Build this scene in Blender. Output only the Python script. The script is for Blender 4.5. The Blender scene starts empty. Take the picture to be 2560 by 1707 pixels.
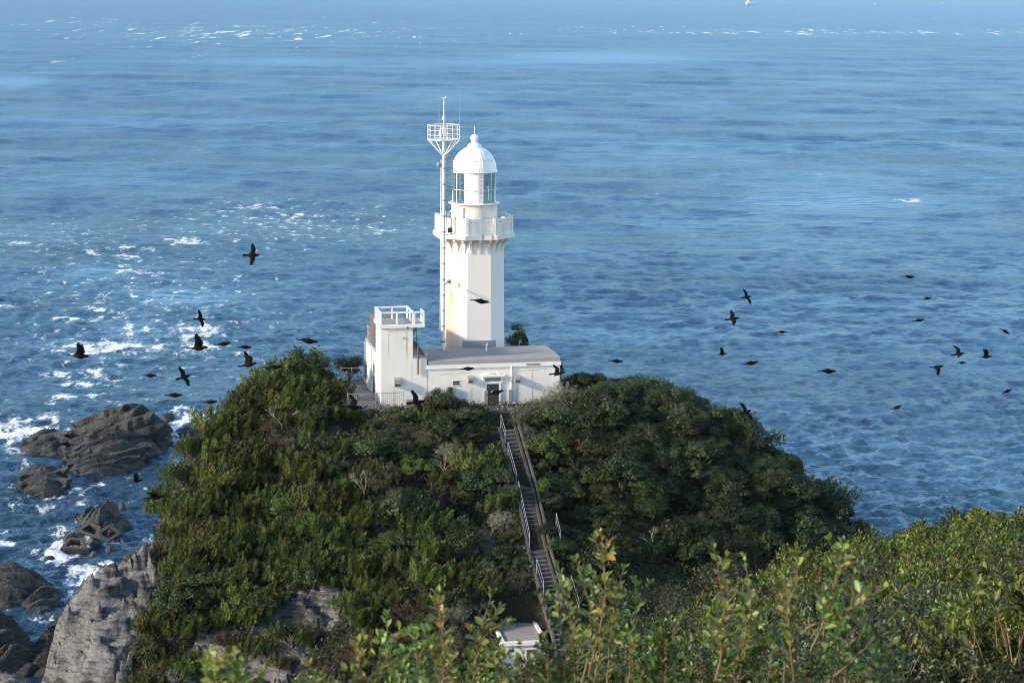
import bpy, bmesh, math, random
import numpy as np
from mathutils import Vector, Matrix, Euler

# ------------------------------------------------------------------ camera, world, sun, exposure
SC = bpy.context.scene
COL = SC.collection
W, H, F = 2560.0, 1707.0, 5000.0
PITCH, ROLL, CZ = math.radians(10.08), math.radians(0.6), 61.4
cam_d = bpy.data.cameras.new('camera'); cam = bpy.data.objects.new('camera', cam_d); COL.objects.link(cam)
cam_d.sensor_width = 36.0; cam_d.lens = 36.0 * F / W; cam_d.clip_start = 0.1; cam_d.clip_end = 90000
RM = Euler((math.pi / 2 - PITCH, 0, 0)).to_matrix() @ Matrix.Rotation(ROLL, 3, 'Z')
cam.matrix_world = Matrix.Translation((0, 0, CZ)) @ RM.to_4x4()
cam_d.dof.use_dof = True; cam_d.dof.focus_distance = 110.0; cam_d.dof.aperture_fstop = 14.0
SC.camera = cam
SUN_AZ, SUN_EL = math.radians(246.5), math.radians(21.0)      # compass azimuth seen from +Y, clockwise
sdir = Vector((math.sin(SUN_AZ) * math.cos(SUN_EL), math.cos(SUN_AZ) * math.cos(SUN_EL), math.sin(SUN_EL)))
world = bpy.data.worlds.new('World'); SC.world = world; world.use_nodes = True
nt = world.node_tree; bg = nt.nodes['Background']
sky = nt.nodes.new('ShaderNodeTexSky'); sky.sky_type = 'NISHITA'; sky.sun_disc = False
sky.sun_elevation = SUN_EL; sky.sun_rotation = SUN_AZ; sky.air_density = 1.0; sky.dust_density = 0.3; sky.ozone_density = 1.4
nt.links.new(sky.outputs[0], bg.inputs[0]); bg.inputs[1].default_value = 0.15
sl = bpy.data.lights.new('sun', 'SUN'); so = bpy.data.objects.new('sun', sl); COL.objects.link(so)
sl.energy = 3.0; sl.angle = math.radians(4.0); sl.color = (1.0, 0.82, 0.62)
so.rotation_euler = sdir.to_track_quat('Z', 'Y').to_euler(); so.location = (-200, -50, 200)
SC.view_settings.view_transform = 'Standard'; SC.view_settings.look = 'None'
SC.view_settings.exposure = 1.24; SC.view_settings.gamma = 1.0
SC.cycles.max_bounces = 6; SC.cycles.diffuse_bounces = 2; SC.cycles.glossy_bounces = 2
SC.cycles.transmission_bounces = 4; SC.cycles.transparent_max_bounces = 8; SC.cycles.caustics_reflective = False
SC.cycles.caustics_refractive = False; SC.cycles.volume_bounces = 0
SC.cycles.use_denoising = True
SC.cycles.filter_width = 1.0

rng = np.random.default_rng(7); random.seed(7)
RMn = np.array(RM)

def ray(u, v):
    return Vector(RMn @ np.array([(u - W / 2) / F, -(v - H / 2) / F, -1.0]))
def P(u, v, Y):
    d = ray(u, v); return Vector((d.x * Y / d.y, Y, CZ + d.z * Y / d.y))
def PZ(u, v, z):
    d = ray(u, v); t = (z - CZ) / d.z; return Vector((d.x * t, d.y * t, z))
def proj(X, Y, Z):
    q = np.stack([np.asarray(X, float), np.asarray(Y, float), np.asarray(Z, float) - CZ], -1) @ RMn
    return W / 2 - F * q[..., 0] / q[..., 2], H / 2 + F * q[..., 1] / q[..., 2]

# ------------------------------------------------------------------ numpy noise
_perm = np.random.default_rng(3).integers(0, 2 ** 31, 4096)
def _h(i, j, k):
    n = (i * 73856093) ^ (j * 19349663) ^ (k * 83492791)
    return (_perm[n & 4095] & 0xffff) / 65535.0
def vnoise(x, y, z):
    x, y, z = np.broadcast_arrays(np.asarray(x, float), np.asarray(y, float), np.asarray(z, float))
    i, j, k = np.floor(x).astype(np.int64), np.floor(y).astype(np.int64), np.floor(z).astype(np.int64)
    fx, fy, fz = x - i, y - j, z - k
    fx, fy, fz = fx * fx * (3 - 2 * fx), fy * fy * (3 - 2 * fy), fz * fz * (3 - 2 * fz)
    r = 0
    for a in (0, 1):
        for b in (0, 1):
            for c in (0, 1):
                r = r + _h(i + a, j + b, k + c) * (fx if a else 1 - fx) * (fy if b else 1 - fy) * (fz if c else 1 - fz)
    return r
def fbm(x, y, z, o=4, g=0.5):
    s, a, t = 0, 1, 0
    for q in range(o):
        s = s + a * vnoise(np.asarray(x) * 2 ** q + 17 * q, np.asarray(y) * 2 ** q + 5 * q, np.asarray(z) * 2 ** q); t += a; a *= g
    return s / t
def facets(x, y, seed=0, tilt=0.5):
    """angular rock facets: every Voronoi cell is its own tilted plane"""
    x, y = np.asarray(x, float), np.asarray(y, float); i, j = np.floor(x).astype(np.int64), np.floor(y).astype(np.int64)
    bd = np.full(x.shape, 9e9); out = np.zeros(x.shape)
    for a in (-1, 0, 1):
        for b in (-1, 0, 1):
            ci, cj = i + a, j + b; px, py = ci + _h(ci, cj, seed), cj + _h(ci, cj, seed + 7); d = (x - px) ** 2 + (y - py) ** 2
            h = (_h(ci, cj, seed + 13) - 0.5) + tilt * ((_h(ci, cj, seed + 19) - 0.5) * (x - px) + (_h(ci, cj, seed + 23) - 0.5) * (y - py)) * 2
            k = d < bd; bd = np.where(k, d, bd); out = np.where(k, h, out)
    return out
def sstep(a, b, x):
    t = np.clip((x - a) / (b - a), 0, 1); return t * t * (3 - 2 * t)

# ------------------------------------------------------------------ node material helpers
def new_mat(name):
    m = bpy.data.materials.new(name); m.use_nodes = True
    return m, m.node_tree, m.node_tree.nodes['Principled BSDF']
def N(nt, t, **kw):
    n = nt.nodes.new(t)
    for k, v in kw.items():
        if k in n.inputs.keys() if isinstance(k, str) else False: n.inputs[k].default_value = v
        else: setattr(n, k, v)
    return n
def noise(nt, vec, scale, detail=4, rough=0.55, w=None):
    n = nt.nodes.new('ShaderNodeTexNoise'); n.inputs['Scale'].default_value = scale
    n.inputs['Detail'].default_value = detail; n.inputs['Roughness'].default_value = rough
    if vec is not None: nt.links.new(vec, n.inputs['Vector'])
    return n.outputs['Fac']
def mapping(nt, vec, scale=(1, 1, 1), rot=(0, 0, 0), loc=(0, 0, 0)):
    n = nt.nodes.new('ShaderNodeMapping'); n.inputs['Scale'].default_value = scale
    n.inputs['Rotation'].default_value = rot; n.inputs['Location'].default_value = loc
    nt.links.new(vec, n.inputs['Vector']); return n.outputs[0]
def ramp(nt, fac, stops):
    n = nt.nodes.new('ShaderNodeValToRGB'); e = n.color_ramp.elements
    while len(e) < len(stops): e.new(0.5)
    for q, (p, c) in enumerate(stops):
        e[q].position = p; e[q].color = (c, c, c, 1) if isinstance(c, (int, float)) else (*c, 1)
    nt.links.new(fac, n.inputs[0]); return n.outputs[0]
def math_(nt, op, a, b=None, clamp=False):
    n = nt.nodes.new('ShaderNodeMath'); n.operation = op; n.use_clamp = clamp
    for q, s in enumerate((a, b)):
        if s is None: continue
        if isinstance(s, (int, float)): n.inputs[q].default_value = s
        else: nt.links.new(s, n.inputs[q])
    return n.outputs[0]
def mixc(nt, fac, a, b, mode='MIX'):
    n = nt.nodes.new('ShaderNodeMix'); n.data_type = 'RGBA'; n.blend_type = mode
    for q, s in ((0, fac), (6, a), (7, b)):
        if isinstance(s, (int, float)): n.inputs[q].default_value = s
        elif isinstance(s, tuple): n.inputs[q].default_value = (*s, 1)
        else: nt.links.new(s, n.inputs[q])
    return n.outputs[2]
def bump(nt, h, strength, dist, prev=None):
    n = nt.nodes.new('ShaderNodeBump'); n.inputs['Strength'].default_value = strength; n.inputs['Distance'].default_value = dist
    nt.links.new(h, n.inputs['Height'])
    if prev is not None: nt.links.new(prev, n.inputs['Normal'])
    return n.outputs[0]
def objco(nt): return nt.nodes.new('ShaderNodeTexCoord').outputs['Object']
def pos(nt): return nt.nodes.new('ShaderNodeNewGeometry').outputs['Position']

def painted(name, col, dirt=(0.45, 0.38, 0.30), amt=0.35, rough=0.6, sc=1.2, streak=True, rust=()):
    """weathered paint or render: mottling, vertical run-off streaks, fine bump, optional rust marks (centre, size) in object space"""
    m, nt, b = new_mat(name); o = objco(nt)
    a = ramp(nt, noise(nt, mapping(nt, o, (sc, sc, sc)), 1.3, 5, 0.6), [(0.42, 0.0), (0.75, 1.0)])
    c = mixc(nt, math_(nt, 'MULTIPLY', a, amt * 0.5), col, dirt)
    if streak:
        s = ramp(nt, noise(nt, mapping(nt, o, (3.0, 3.0, 0.22)), 2.2, 4, 0.6), [(0.55, 0.0), (0.78, 1.0)])
        c = mixc(nt, math_(nt, 'MULTIPLY', s, amt), c, dirt)
    for (cx, cy, cz), (sx, sy, sz), rc, ra in rust:
        v = nt.nodes.new('ShaderNodeVectorMath'); v.operation = 'SUBTRACT'; nt.links.new(o, v.inputs[0]); v.inputs[1].default_value = (cx, cy, cz)
        v2 = nt.nodes.new('ShaderNodeVectorMath'); v2.operation = 'DIVIDE'; nt.links.new(v.outputs[0], v2.inputs[0]); v2.inputs[1].default_value = (sx, sy, sz)
        l = nt.nodes.new('ShaderNodeVectorMath'); l.operation = 'LENGTH'; nt.links.new(v2.outputs[0], l.inputs[0])
        f = math_(nt, 'SUBTRACT', 1.0, l.outputs['Value'], True)
        n_ = noise(nt, mapping(nt, o, (6, 6, 0.7)), 2.0, 3, 0.6)
        f = math_(nt, 'MULTIPLY', math_(nt, 'MULTIPLY', f, math_(nt, 'MULTIPLY', n_, 2.6), True), ra, True)
        c = mixc(nt, f, c, rc)
    nt.links.new(c, b.inputs['Base Color']); b.inputs['Roughness'].default_value = rough
    nt.links.new(bump(nt, noise(nt, o, 14, 5, 0.6), 0.25, 0.01), b.inputs['Normal'])
    return m

RUST = (0.42, 0.16, 0.06)
M = {}
M['white'] = painted('white_wall_paint', (0.76, 0.75, 0.72), (0.42, 0.36, 0.28), 0.26)
M['trim'] = painted('white_trim_paint', (0.80, 0.79, 0.77), (0.5, 0.45, 0.38), 0.16, 0.5)
M['steel'] = painted('white_steel_paint', (0.74, 0.73, 0.71), (0.35, 0.18, 0.09), 0.35, 0.4, 3.0)
M['dome'] = painted('dome_paint', (0.84, 0.85, 0.87), (0.6, 0.6, 0.62), 0.1, 0.32)
M['roofgrey'] = painted('grey_roof_coating', (0.275, 0.262, 0.242), (0.18, 0.17, 0.16), 0.5, 0.75, 0.8, False)
M['flash'] = painted('grey_flashing', (0.24, 0.255, 0.28), (0.2, 0.2, 0.2), 0.3, 0.6)
M['conc'] = painted('weathered_concrete', (0.27, 0.26, 0.24), (0.11, 0.10, 0.09), 0.7, 0.9, 1.5)
M['stair'] = painted('dark_stair_concrete', (0.055, 0.054, 0.052), (0.05, 0.048, 0.042), 0.8, 0.9, 2.0, False)  # one dark concrete tone for flights and curbs
M['lit_tread_strip'] = painted('lit_tread_tone', (0.13, 0.128, 0.12), (0.06, 0.06, 0.055), 0.8, 0.9, 3.0, False)  # added pale strips: light on the treads painted as a paler tone
M['oldconc'] = painted('old_wall_concrete', (0.075, 0.070, 0.060), (0.05, 0.05, 0.04), 0.8, 0.9, 1.5)
M['door'] = painted('dark_brown_door', (0.062, 0.055, 0.048), (0.12, 0.10, 0.08), 0.2, 0.5)
M['taupe'] = painted('taupe_panel', (0.115, 0.095, 0.085), (0.10, 0.08, 0.07), 0.3, 0.55)
M['metal'] = painted('grey_metal', (0.30, 0.29, 0.28), (0.15, 0.10, 0.07), 0.4, 0.45, 3)
M['dark'] = painted('dark_metal', (0.05, 0.05, 0.05), (0.10, 0.06, 0.04), 0.4, 0.5, 3)
M['rusty'] = painted('rusted_metal', (0.25, 0.09, 0.04), (0.10, 0.05, 0.03), 0.6, 0.9, 4)
M['rail'] = painted('pale_handrail', (0.26, 0.27, 0.28), (0.3, 0.28, 0.25), 0.25, 0.35, 3)
M['block'] = painted('sea_worn_concrete', (0.055, 0.050, 0.044), (0.05, 0.045, 0.04), 0.8, 0.85, 1.5, False)
M['purple'] = painted('faded_purple_cover', (0.09, 0.08, 0.13), (0.2, 0.2, 0.2), 0.3)
m, nt_, b_ = new_mat('lantern_glass')
b_.inputs['Base Color'].default_value = (0.12, 0.22, 0.24, 1); b_.inputs['Roughness'].default_value = 0.05
tr = nt_.nodes.new('ShaderNodeBsdfTransparent'); tr.inputs[0].default_value = (0.72, 0.82, 0.81, 1)
mx = nt_.nodes.new('ShaderNodeMixShader'); mx.inputs[0].default_value = 0.14
nt_.links.new(tr.outputs[0], mx.inputs[1]); nt_.links.new(b_.outputs[0], mx.inputs[2]); nt_.links.new(mx.outputs[0], nt_.nodes['Material Output'].inputs[0])
M['glass'] = m

def rock_mat(name, base, dark, sc=1.0, veins=True, white=(0.42, 0.41, 0.40), beds=None):
    m, nt, b = new_mat(name); p = pos(nt)
    w = mapping(nt, p, (sc, sc, sc), (0.5, 0.35, 0.6))
    n1 = noise(nt, w, 0.45, 6, 0.65)
    c = ramp(nt, n1, [(0.30, dark), (0.52, base), (0.78, tuple(min(1, x * 1.45) for x in base))])
    st = noise(nt, mapping(nt, p, (0.5 * sc, 0.5 * sc, 4.0 * sc), (0.55, 0.45, 0)), 1.4, 5, 0.6)
    if beds is not None:
        st = noise(nt, mapping(nt, mapping(nt, p, (1, 1, 1), (0, 0, -beds)), (0.10, 0.85, 1.6)), 1.0, 6, 0.66)
    c = mixc(nt, ramp(nt, st, [(0.38, 0.95), (0.52, 0.0)]), c, dark)
    if veins:
        v = noise(nt, w, 2.4, 7, 0.7)
        c = mixc(nt, ramp(nt, v, [(0.60, 0.0), (0.70, 0.7)]), c, white)
    nt.links.new(c, b.inputs['Base Color']); b.inputs['Roughness'].default_value = 0.85
    vo = nt.nodes.new('ShaderNodeTexVoronoi'); vo.feature = 'DISTANCE_TO_EDGE'; vo.inputs['Scale'].default_value = 1.6 * sc
    nt.links.new(mapping(nt, p, (1, 1, 2.2), (0.5, 0.4, 0.3)), vo.inputs['Vector'])
    ck = ramp(nt, vo.outputs['Distance'], [(0.0, 0.0), (0.08, 1.0)])
    h = math_(nt, 'ADD', math_(nt, 'MULTIPLY', st, 1.2), math_(nt, 'ADD', math_(nt, 'MULTIPLY', ck, 0.25), noise(nt, w, 3.5, 6, 0.7)))
    nt.links.new(bump(nt, h, 0.9, 0.28), b.inputs['Normal'])
    return m
M['cliff'] = rock_mat('pale_cliff_rock', (0.205, 0.19, 0.175), (0.06, 0.055, 0.05), 1.0)
M['searock'] = rock_mat('dark_sea_rock', (0.040, 0.045, 0.044), (0.008, 0.009, 0.009), 0.6, True, (0.12, 0.12, 0.115), 0.5)
M['wetrock'] = rock_mat('wet_black_rock', (0.032, 0.030, 0.026), (0.01, 0.01, 0.01), 0.6, False)

def leaf_mat(name, stops, trans=0.3, rough=0.5, objvar=0.33, spec=0.3):
    """stops: colour ramp over the per-clump value; small shift by object"""
    m, nt, b = new_mat(name)
    at = nt.nodes.new('ShaderNodeAttribute'); at.attribute_name = 'clump'
    oi = nt.nodes.new('ShaderNodeObjectInfo')
    g = nt.nodes.new('ShaderNodeNewGeometry')
    f = math_(nt, 'ADD', at.outputs['Fac'], math_(nt, 'MULTIPLY', math_(nt, 'SUBTRACT', g.outputs['Random Per Island'], 0.5), 0.16), True)
    c = ramp(nt, f, stops)
    hs = nt.nodes.new('ShaderNodeHueSaturation'); nt.links.new(c, hs.inputs['Color'])
    nt.links.new(math_(nt, 'ADD', math_(nt, 'MULTIPLY', oi.outputs['Random'], 0.05), 0.475), hs.inputs['Hue'])
    nt.links.new(math_(nt, 'ADD', math_(nt, 'MULTIPLY', oi.outputs['Random'], 2 * objvar), 1 - objvar), hs.inputs['Value'])
    nt.links.new(hs.outputs[0], b.inputs['Base Color']); b.inputs['Roughness'].default_value = rough
    b.inputs['Specular IOR Level'].default_value = spec
    t = nt.nodes.new('ShaderNodeBsdfTranslucent'); nt.links.new(hs.outputs[0], t.inputs[0])
    mx = nt.nodes.new('ShaderNodeMixShader'); mx.inputs[0].default_value = trans
    nt.links.new(b.outputs[0], mx.inputs[1]); nt.links.new(t.outputs[0], mx.inputs[2])
    nt.links.new(mx.outputs[0], nt.nodes['Material Output'].inputs[0])
    return m
M['juniper'] = leaf_mat('juniper_foliage', [(0.0, (0.014, 0.024, 0.010)), (0.35, (0.038, 0.060, 0.015)), (0.70, (0.090, 0.122, 0.024)), (0.92, (0.160, 0.178, 0.035)), (0.98, (0.12, 0.065, 0.025))], 0.1)
M['broad'] = leaf_mat('broadleaf_foliage', [(0.0, (0.014, 0.026, 0.009)), (0.5, (0.032, 0.050, 0.015)), (0.85, (0.068, 0.090, 0.026)), (1.0, (0.10, 0.11, 0.06))], 0.2)
M['fresh'] = leaf_mat('fresh_green_foliage', [(0.0, (0.045, 0.07, 0.018)), (0.6, (0.09, 0.13, 0.028)), (1.0, (0.16, 0.19, 0.05))])
M['silver'] = leaf_mat('silvery_foliage', [(0.0, (0.075, 0.085, 0.05)), (0.5, (0.15, 0.16, 0.11)), (1.0, (0.27, 0.27, 0.22))])
M['dry'] = leaf_mat('dry_brown_foliage', [(0.0, (0.05, 0.045, 0.028)), (0.5, (0.10, 0.085, 0.05)), (1.0, (0.17, 0.145, 0.085))])
M['ridge'] = leaf_mat('ridge_foliage', [(0.0, (0.04, 0.06, 0.018)), (0.45, (0.09, 0.12, 0.026)), (0.8, (0.17, 0.21, 0.04)), (1.0, (0.26, 0.30, 0.07))])
M['olive'] = leaf_mat('olive_oak_foliage', [(0.0, (0.026, 0.038, 0.015)), (0.5, (0.060, 0.078, 0.028)), (0.85, (0.115, 0.132, 0.05)), (1.0, (0.20, 0.20, 0.12))], 0.2, 0.45, 0.2, 0.35)
M['near'] = leaf_mat('near_leaf', [(0.0, (0.022, 0.045, 0.014)), (0.40, (0.055, 0.095, 0.020)), (0.72, (0.125, 0.175, 0.032)), (0.92, (0.24, 0.29, 0.06)), (1.0, (0.35, 0.24, 0.06))], 0.35, 0.38, 0.15, 0.45)
M['under'] = leaf_mat('undergrowth_leaves', [(0.0, (0.022, 0.032, 0.012)), (0.55, (0.045, 0.06, 0.02)), (0.85, (0.08, 0.085, 0.035)), (1.0, (0.13, 0.11, 0.06))])
M['bark'] = painted('grey_bark', (0.11, 0.09, 0.07), (0.05, 0.04, 0.03), 0.5, 0.9, 5)
M['twig'] = painted('reddish_twig', (0.16, 0.095, 0.05), (0.12, 0.07, 0.04), 0.5, 0.7, 20)
M['deadwood'] = painted('bleached_wood', (0.34, 0.31, 0.27), (0.18, 0.15, 0.12), 0.5, 0.9, 5)

# ground: rock with soil between
m, nt_, b_ = new_mat('hill_ground')
p_ = pos(nt_)
cl = M['cliff'].node_tree
w_ = mapping(nt_, p_, (1, 1, 1), (0.5, 0.35, 0.6))
n1 = noise(nt_, w_, 0.45, 6, 0.65)
c_ = ramp(nt_, n1, [(0.30, (0.065, 0.066, 0.068)), (0.46, (0.165, 0.166, 0.168)), (0.70, (0.29, 0.292, 0.295))])
st_ = noise(nt_, mapping(nt_, p_, (0.5, 0.5, 4.0), (0.6, 0.45, 0)), 1.4, 5, 0.6)
c_ = mixc(nt_, ramp(nt_, st_, [(0.38, 0.85), (0.50, 0.0)]), c_, (0.04, 0.037, 0.034))
c_ = mixc(nt_, ramp(nt_, noise(nt_, w_, 2.6, 7, 0.7), [(0.60, 0.0), (0.70, 0.6)]), c_, (0.45, 0.44, 0.42))
at_ = nt_.nodes.new('ShaderNodeAttribute'); at_.attribute_name = 'bare'
soil = ramp(nt_, noise(nt_, p_, 2.0, 5, 0.6), [(0.3, (0.016, 0.018, 0.009)), (0.7, (0.038, 0.036, 0.020))])
fb = math_(nt_, 'ADD', at_.outputs['Fac'], math_(nt_, 'MULTIPLY', math_(nt_, 'SUBTRACT', noise(nt_, p_, 1.2, 5, 0.7), 0.5), 1.2))
c_ = mixc(nt_, ramp(nt_, fb, [(0.4, 0.0), (0.6, 1.0)]), soil, c_)
nt_.links.new(c_, b_.inputs['Base Color']); b_.inputs['Roughness'].default_value = 0.9
vo = nt_.nodes.new('ShaderNodeTexVoronoi'); vo.feature = 'DISTANCE_TO_EDGE'; vo.inputs['Scale'].default_value = 1.8
nt_.links.new(mapping(nt_, p_, (1, 1, 2.0), (0.5, 0.4, 0.3)), vo.inputs['Vector'])
h_ = math_(nt_, 'ADD', math_(nt_, 'MULTIPLY', st_, 1.2), math_(nt_, 'ADD', math_(nt_, 'MULTIPLY', ramp(nt_, vo.outputs['Distance'], [(0.0, 0.0), (0.05, 1.0)]), 0.10), noise(nt_, w_, 3.5, 6, 0.7)))
nt_.links.new(bump(nt_, h_, 1.0, 0.38), b_.inputs['Normal'])
M['ground'] = m

# ------------------------------------------------------------------ mesh helpers
class MB:
    def __init__(s): s.v = []; s.f = []
    def add(s, vs, fs):
        n = len(s.v); s.v += [tuple(x) for x in vs]; s.f += [tuple(i + n for i in f) for f in fs]; return s
    def box(s, x0, x1, y0, y1, z0, z1, bev=0.0):
        if bev > 0:
            bm = bmesh.new(); bmesh.ops.create_cube(bm, size=1.0)
            for v in bm.verts: v.co = Vector(((x0 + x1) / 2 + v.co.x * (x1 - x0), (y0 + y1) / 2 + v.co.y * (y1 - y0), (z0 + z1) / 2 + v.co.z * (z1 - z0)))
            bmesh.ops.bevel(bm, geom=bm.edges[:], offset=bev, segments=1, affect='EDGES')
            bm.verts.index_update(); s.add([v.co[:] for v in bm.verts], [[v.index for v in f.verts] for f in bm.faces]); bm.free(); return s
        return s.add([(x0, y0, z0), (x1, y0, z0), (x1, y1, z0), (x0, y1, z0), (x0, y0, z1), (x1, y0, z1), (x1, y1, z1), (x0, y1, z1)],
                     [(0, 3, 2, 1), (4, 5, 6, 7), (0, 1, 5, 4), (1, 2, 6, 5), (2, 3, 7, 6), (3, 0, 4, 7)])
    def bar(s, a, b, r, n=6, r2=None, cap=True):
        a, b = Vector(a), Vector(b); d = b - a
        if d.length < 1e-6: return s
        q = d.to_track_quat('Z', 'Y'); r2 = r if r2 is None else r2; vs = []
        for P_, rr in ((a, r), (b, r2)):
            for i in range(n):
                t = 2 * math.pi * i / n; vs.append(P_ + q @ Vector((rr * math.cos(t), rr * math.sin(t), 0)))
        fs = [(i, (i + 1) % n, n + (i + 1) % n, n + i) for i in range(n)]
        if cap: fs += [tuple(range(n))[::-1], tuple(range(n, 2 * n))]
        return s.add(vs, fs)
    def path(s, pts, r, n=6):
        for a, b in zip(pts, pts[1:]): s.bar(a, b, r, n)
        return s
    def lathe(s, prof, n=48, c=(0, 0), a0=0.0, a1=2 * math.pi):
        full = abs(a1 - a0 - 2 * math.pi) < 1e-6; m_ = n if full else n + 1
        vs = [(c[0] + r * math.cos(a0 + (a1 - a0) * i / n), c[1] + r * math.sin(a0 + (a1 - a0) * i / n), z) for r, z in prof for i in range(m_)]
        fs = []
        for k in range(len(prof) - 1):
            for i in range(n):
                j = (i + 1) % m_; fs.append((k * m_ + i, k * m_ + j, (k + 1) * m_ + j, (k + 1) * m_ + i))
        return s.add(vs, fs)
    def prism(s, poly, z0, z1):       # poly in xy
        n = len(poly)
        return s.add([(x, y, z0) for x, y in poly] + [(x, y, z1) for x, y in poly],
                     [(i, (i + 1) % n, n + (i + 1) % n, n + i) for i in range(n)] + [tuple(range(n))[::-1], tuple(range(n, 2 * n))])
    def extr(s, prof, x0, x1):        # prof in (y,z), extruded along x
        n = len(prof)
        return s.add([(x0, y, z) for y, z in prof] + [(x1, y, z) for y, z in prof],
                     [(i, (i + 1) % n, n + (i + 1) % n, n + i) for i in range(n)] + [tuple(range(n))[::-1], tuple(range(n, 2 * n))])
    def xf(s, mat):
        s.v = [tuple(mat @ Vector(p)) for p in s.v]; return s
    def build(s, name, mat, parent=None, smooth=False, label=None):
        me = bpy.data.meshes.new(name); me.from_pydata(s.v, [], s.f); me.materials.append(mat)
        bm = bmesh.new(); bm.from_mesh(me); bmesh.ops.recalc_face_normals(bm, faces=bm.faces[:]); bm.to_mesh(me); bm.free()
        if smooth:
            me.polygons.foreach_set('use_smooth', [True] * len(me.polygons)); me.set_sharp_from_angle(angle=math.radians(38))
        o = bpy.data.objects.new(name, me); COL.objects.link(o)
        if parent: o.parent = parent
        if label: o['label'] = label
        return o
def npmesh(name, V, Q, mat, clump=None, smooth=False):
    me = bpy.data.meshes.new(name); V = np.asarray(V, np.float32); Q = np.asarray(Q, np.int32)
    me.vertices.add(len(V)); me.vertices.foreach_set('co', V.ravel())
    k = Q.shape[1]; me.loops.add(Q.size); me.loops.foreach_set('vertex_index', Q.ravel())
    me.polygons.add(len(Q)); me.polygons.foreach_set('loop_start', np.arange(0, Q.size, k, dtype=np.int32))
    me.update(calc_edges=True); me.materials.append(mat)
    if clump is not None:
        a = me.attributes.new('clump', 'FLOAT', 'POINT'); a.data.foreach_set('value', np.asarray(clump, np.float32))
    if smooth: me.polygons.foreach_set('use_smooth', np.ones(len(Q), bool))
    return me
def link(name, me, parent=None):
    o = bpy.data.objects.new(name, me); COL.objects.link(o)
    if parent: o.parent = parent
    return o
def thing(name, label, cat, loc=(0, 0, 0), rz=0.0, group=None):
    o = bpy.data.objects.new(name, None); o.empty_display_size = 0.3; COL.objects.link(o); o.location = loc; o.rotation_euler = (0, 0, rz)
    return tag(o, label, cat, group)
def tag(o, label, cat, group=None):
    o['label'] = label; o['category'] = cat
    if group: o['group'] = group
    return o
def setting(o, label, kind='structure'):
    o['kind'] = kind; o['label'] = label; return o

# ------------------------------------------------------------------ frames
PSI = math.radians(12.5)
GZ = 35.25                                       # ground level at the building
T = PZ(1181, 1000, GZ); T = P(1181.5, 1012, 131.0); OX, OY = T.x, 131.0
e1 = Vector((math.cos(PSI), math.sin(PSI), 0)); e2 = Vector((-math.sin(PSI), math.cos(PSI), 0))
YF = 6.4
def L2W(x, y, z): return Vector((OX, OY, GZ)) + e1 * x + e2 * y + Vector((0, 0, z))
def FP(u, v, ly=-YF):
    """pixel -> local (x, z) on the vertical plane local y = ly"""
    d = ray(u, v); o = Vector((0, 0, CZ)); p0 = Vector((OX, OY, GZ)) + e2 * ly
    t = (p0 - o).dot(e2) / d.dot(e2); q = o + d * t - Vector((OX, OY, GZ)); return q.dot(e1), q.z

# ------------------------------------------------------------------ terrain
ctrl = []
def row(Xs, Y, zs): ctrl.extend([(x, Y, z) for x, z in zip(Xs, zs)])
X_ = [-30, -24, -20, -15, -8, 0, 5, 10, 15, 20, 28, 36]
row(X_, 124, [-2, 15, 28.6, 36.0, 35.2, 35.2, 35.0, 34.6, 32.6, 28.2, 13, -4])
row([-34, -28, -24, -21.5, -15, -8, 0, 5, 10, 15, 20, 28, 36], 119.5, [-4, 3, 15.5, 28.6, 34.2, 34.6, 34.0, 33.2, 32.2, 30.6, 28.0, 15.5, -4])
row([-34, -29, -25, -22, -15, -8, 0, 5, 10, 15, 20, 28, 36], 115.5, [-4, 5, 18.5, 26.6, 31.3, 32.0, 31.6, 30.8, 30.0, 28.4, 26.4, 15, -4])
row([-36, -29.5, -26.3, -20, -15, -8, 0, 5, 10, 15, 20, 28, 36], 112, [-4, 6, 23.6, 27.4, 28.6, 29.6, 29.4, 29.0, 28.4, 26.3, 24.2, 14, -4])
row([-36, -31, -27, -20, -15, -8, 0, 5, 10, 15, 20, 28, 36], 108, [-4, 7, 18.6, 24.2, 25.4, 26.8, 27.4, 27.2, 26.4, 24.2, 20.6, 11, -4])
row([-36, -28, -20, -15, -8, 0, 5, 10, 15, 20, 28], 103.5, [-4, 13, 19.2, 21.4, 23.6, 25.2, 25.8, 25.0, 22, 18, 9])
row([-30, -20, -12, -4, 3, 10, 18, 28, 38], 97, [-2, 10, 17.5, 22.5, 24.6, 24.2, 18, 8, -4])
row([-30, -20, -10, 0, 8, 18, 28, 40], 86, [-4, 2, 14, 24.5, 27, 26, 22, -4])
row([-30, -18, -8, 2, 7, 11, 15, 24, 38], 72, [-4, 10, 23, 32, 35.2, 38.7, 39.8, 39.6, 20])
row([-30, -16, -6, 3, 10, 18, 35], 58, [-4, 18, 32, 40, 42.5, 44.2, 24])
row([-30, -14, -4, 0, 3, 6, 9.5, 13, 20, 35], 45, [0, 24, 40, 43.2, 45.3, 47.1, 48.0, 48.3, 48.3, 30])
row([-30, -12, -3, 1, 4, 7, 11, 20], 32, [0, 32, 46.5, 48.9, 50.4, 51.5, 52.2, 52.6])
row([-25, -8, -2, 1.5, 4, 7, 14], 20, [10, 43, 52.0, 53.8, 54.6, 55.0, 55.6])
row([-25, -6, 0, 2.5, 6, 14], 11, [20, 50, 56.6, 57.3, 57.8, 58.6])
row([-25, -6, 0, 3, 12], 3, [25, 54, 59.3, 59.6, 60.0])
row([-40, 0, 20], -12, [20, 60, 61])
row([-30, -22, -15, -8, 0, 7, 13, 18, 24, 32], 131, [-2, 16, 31.5, 34.8, 35.0, 33.5, 29.0, 20, 7, -4])
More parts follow.
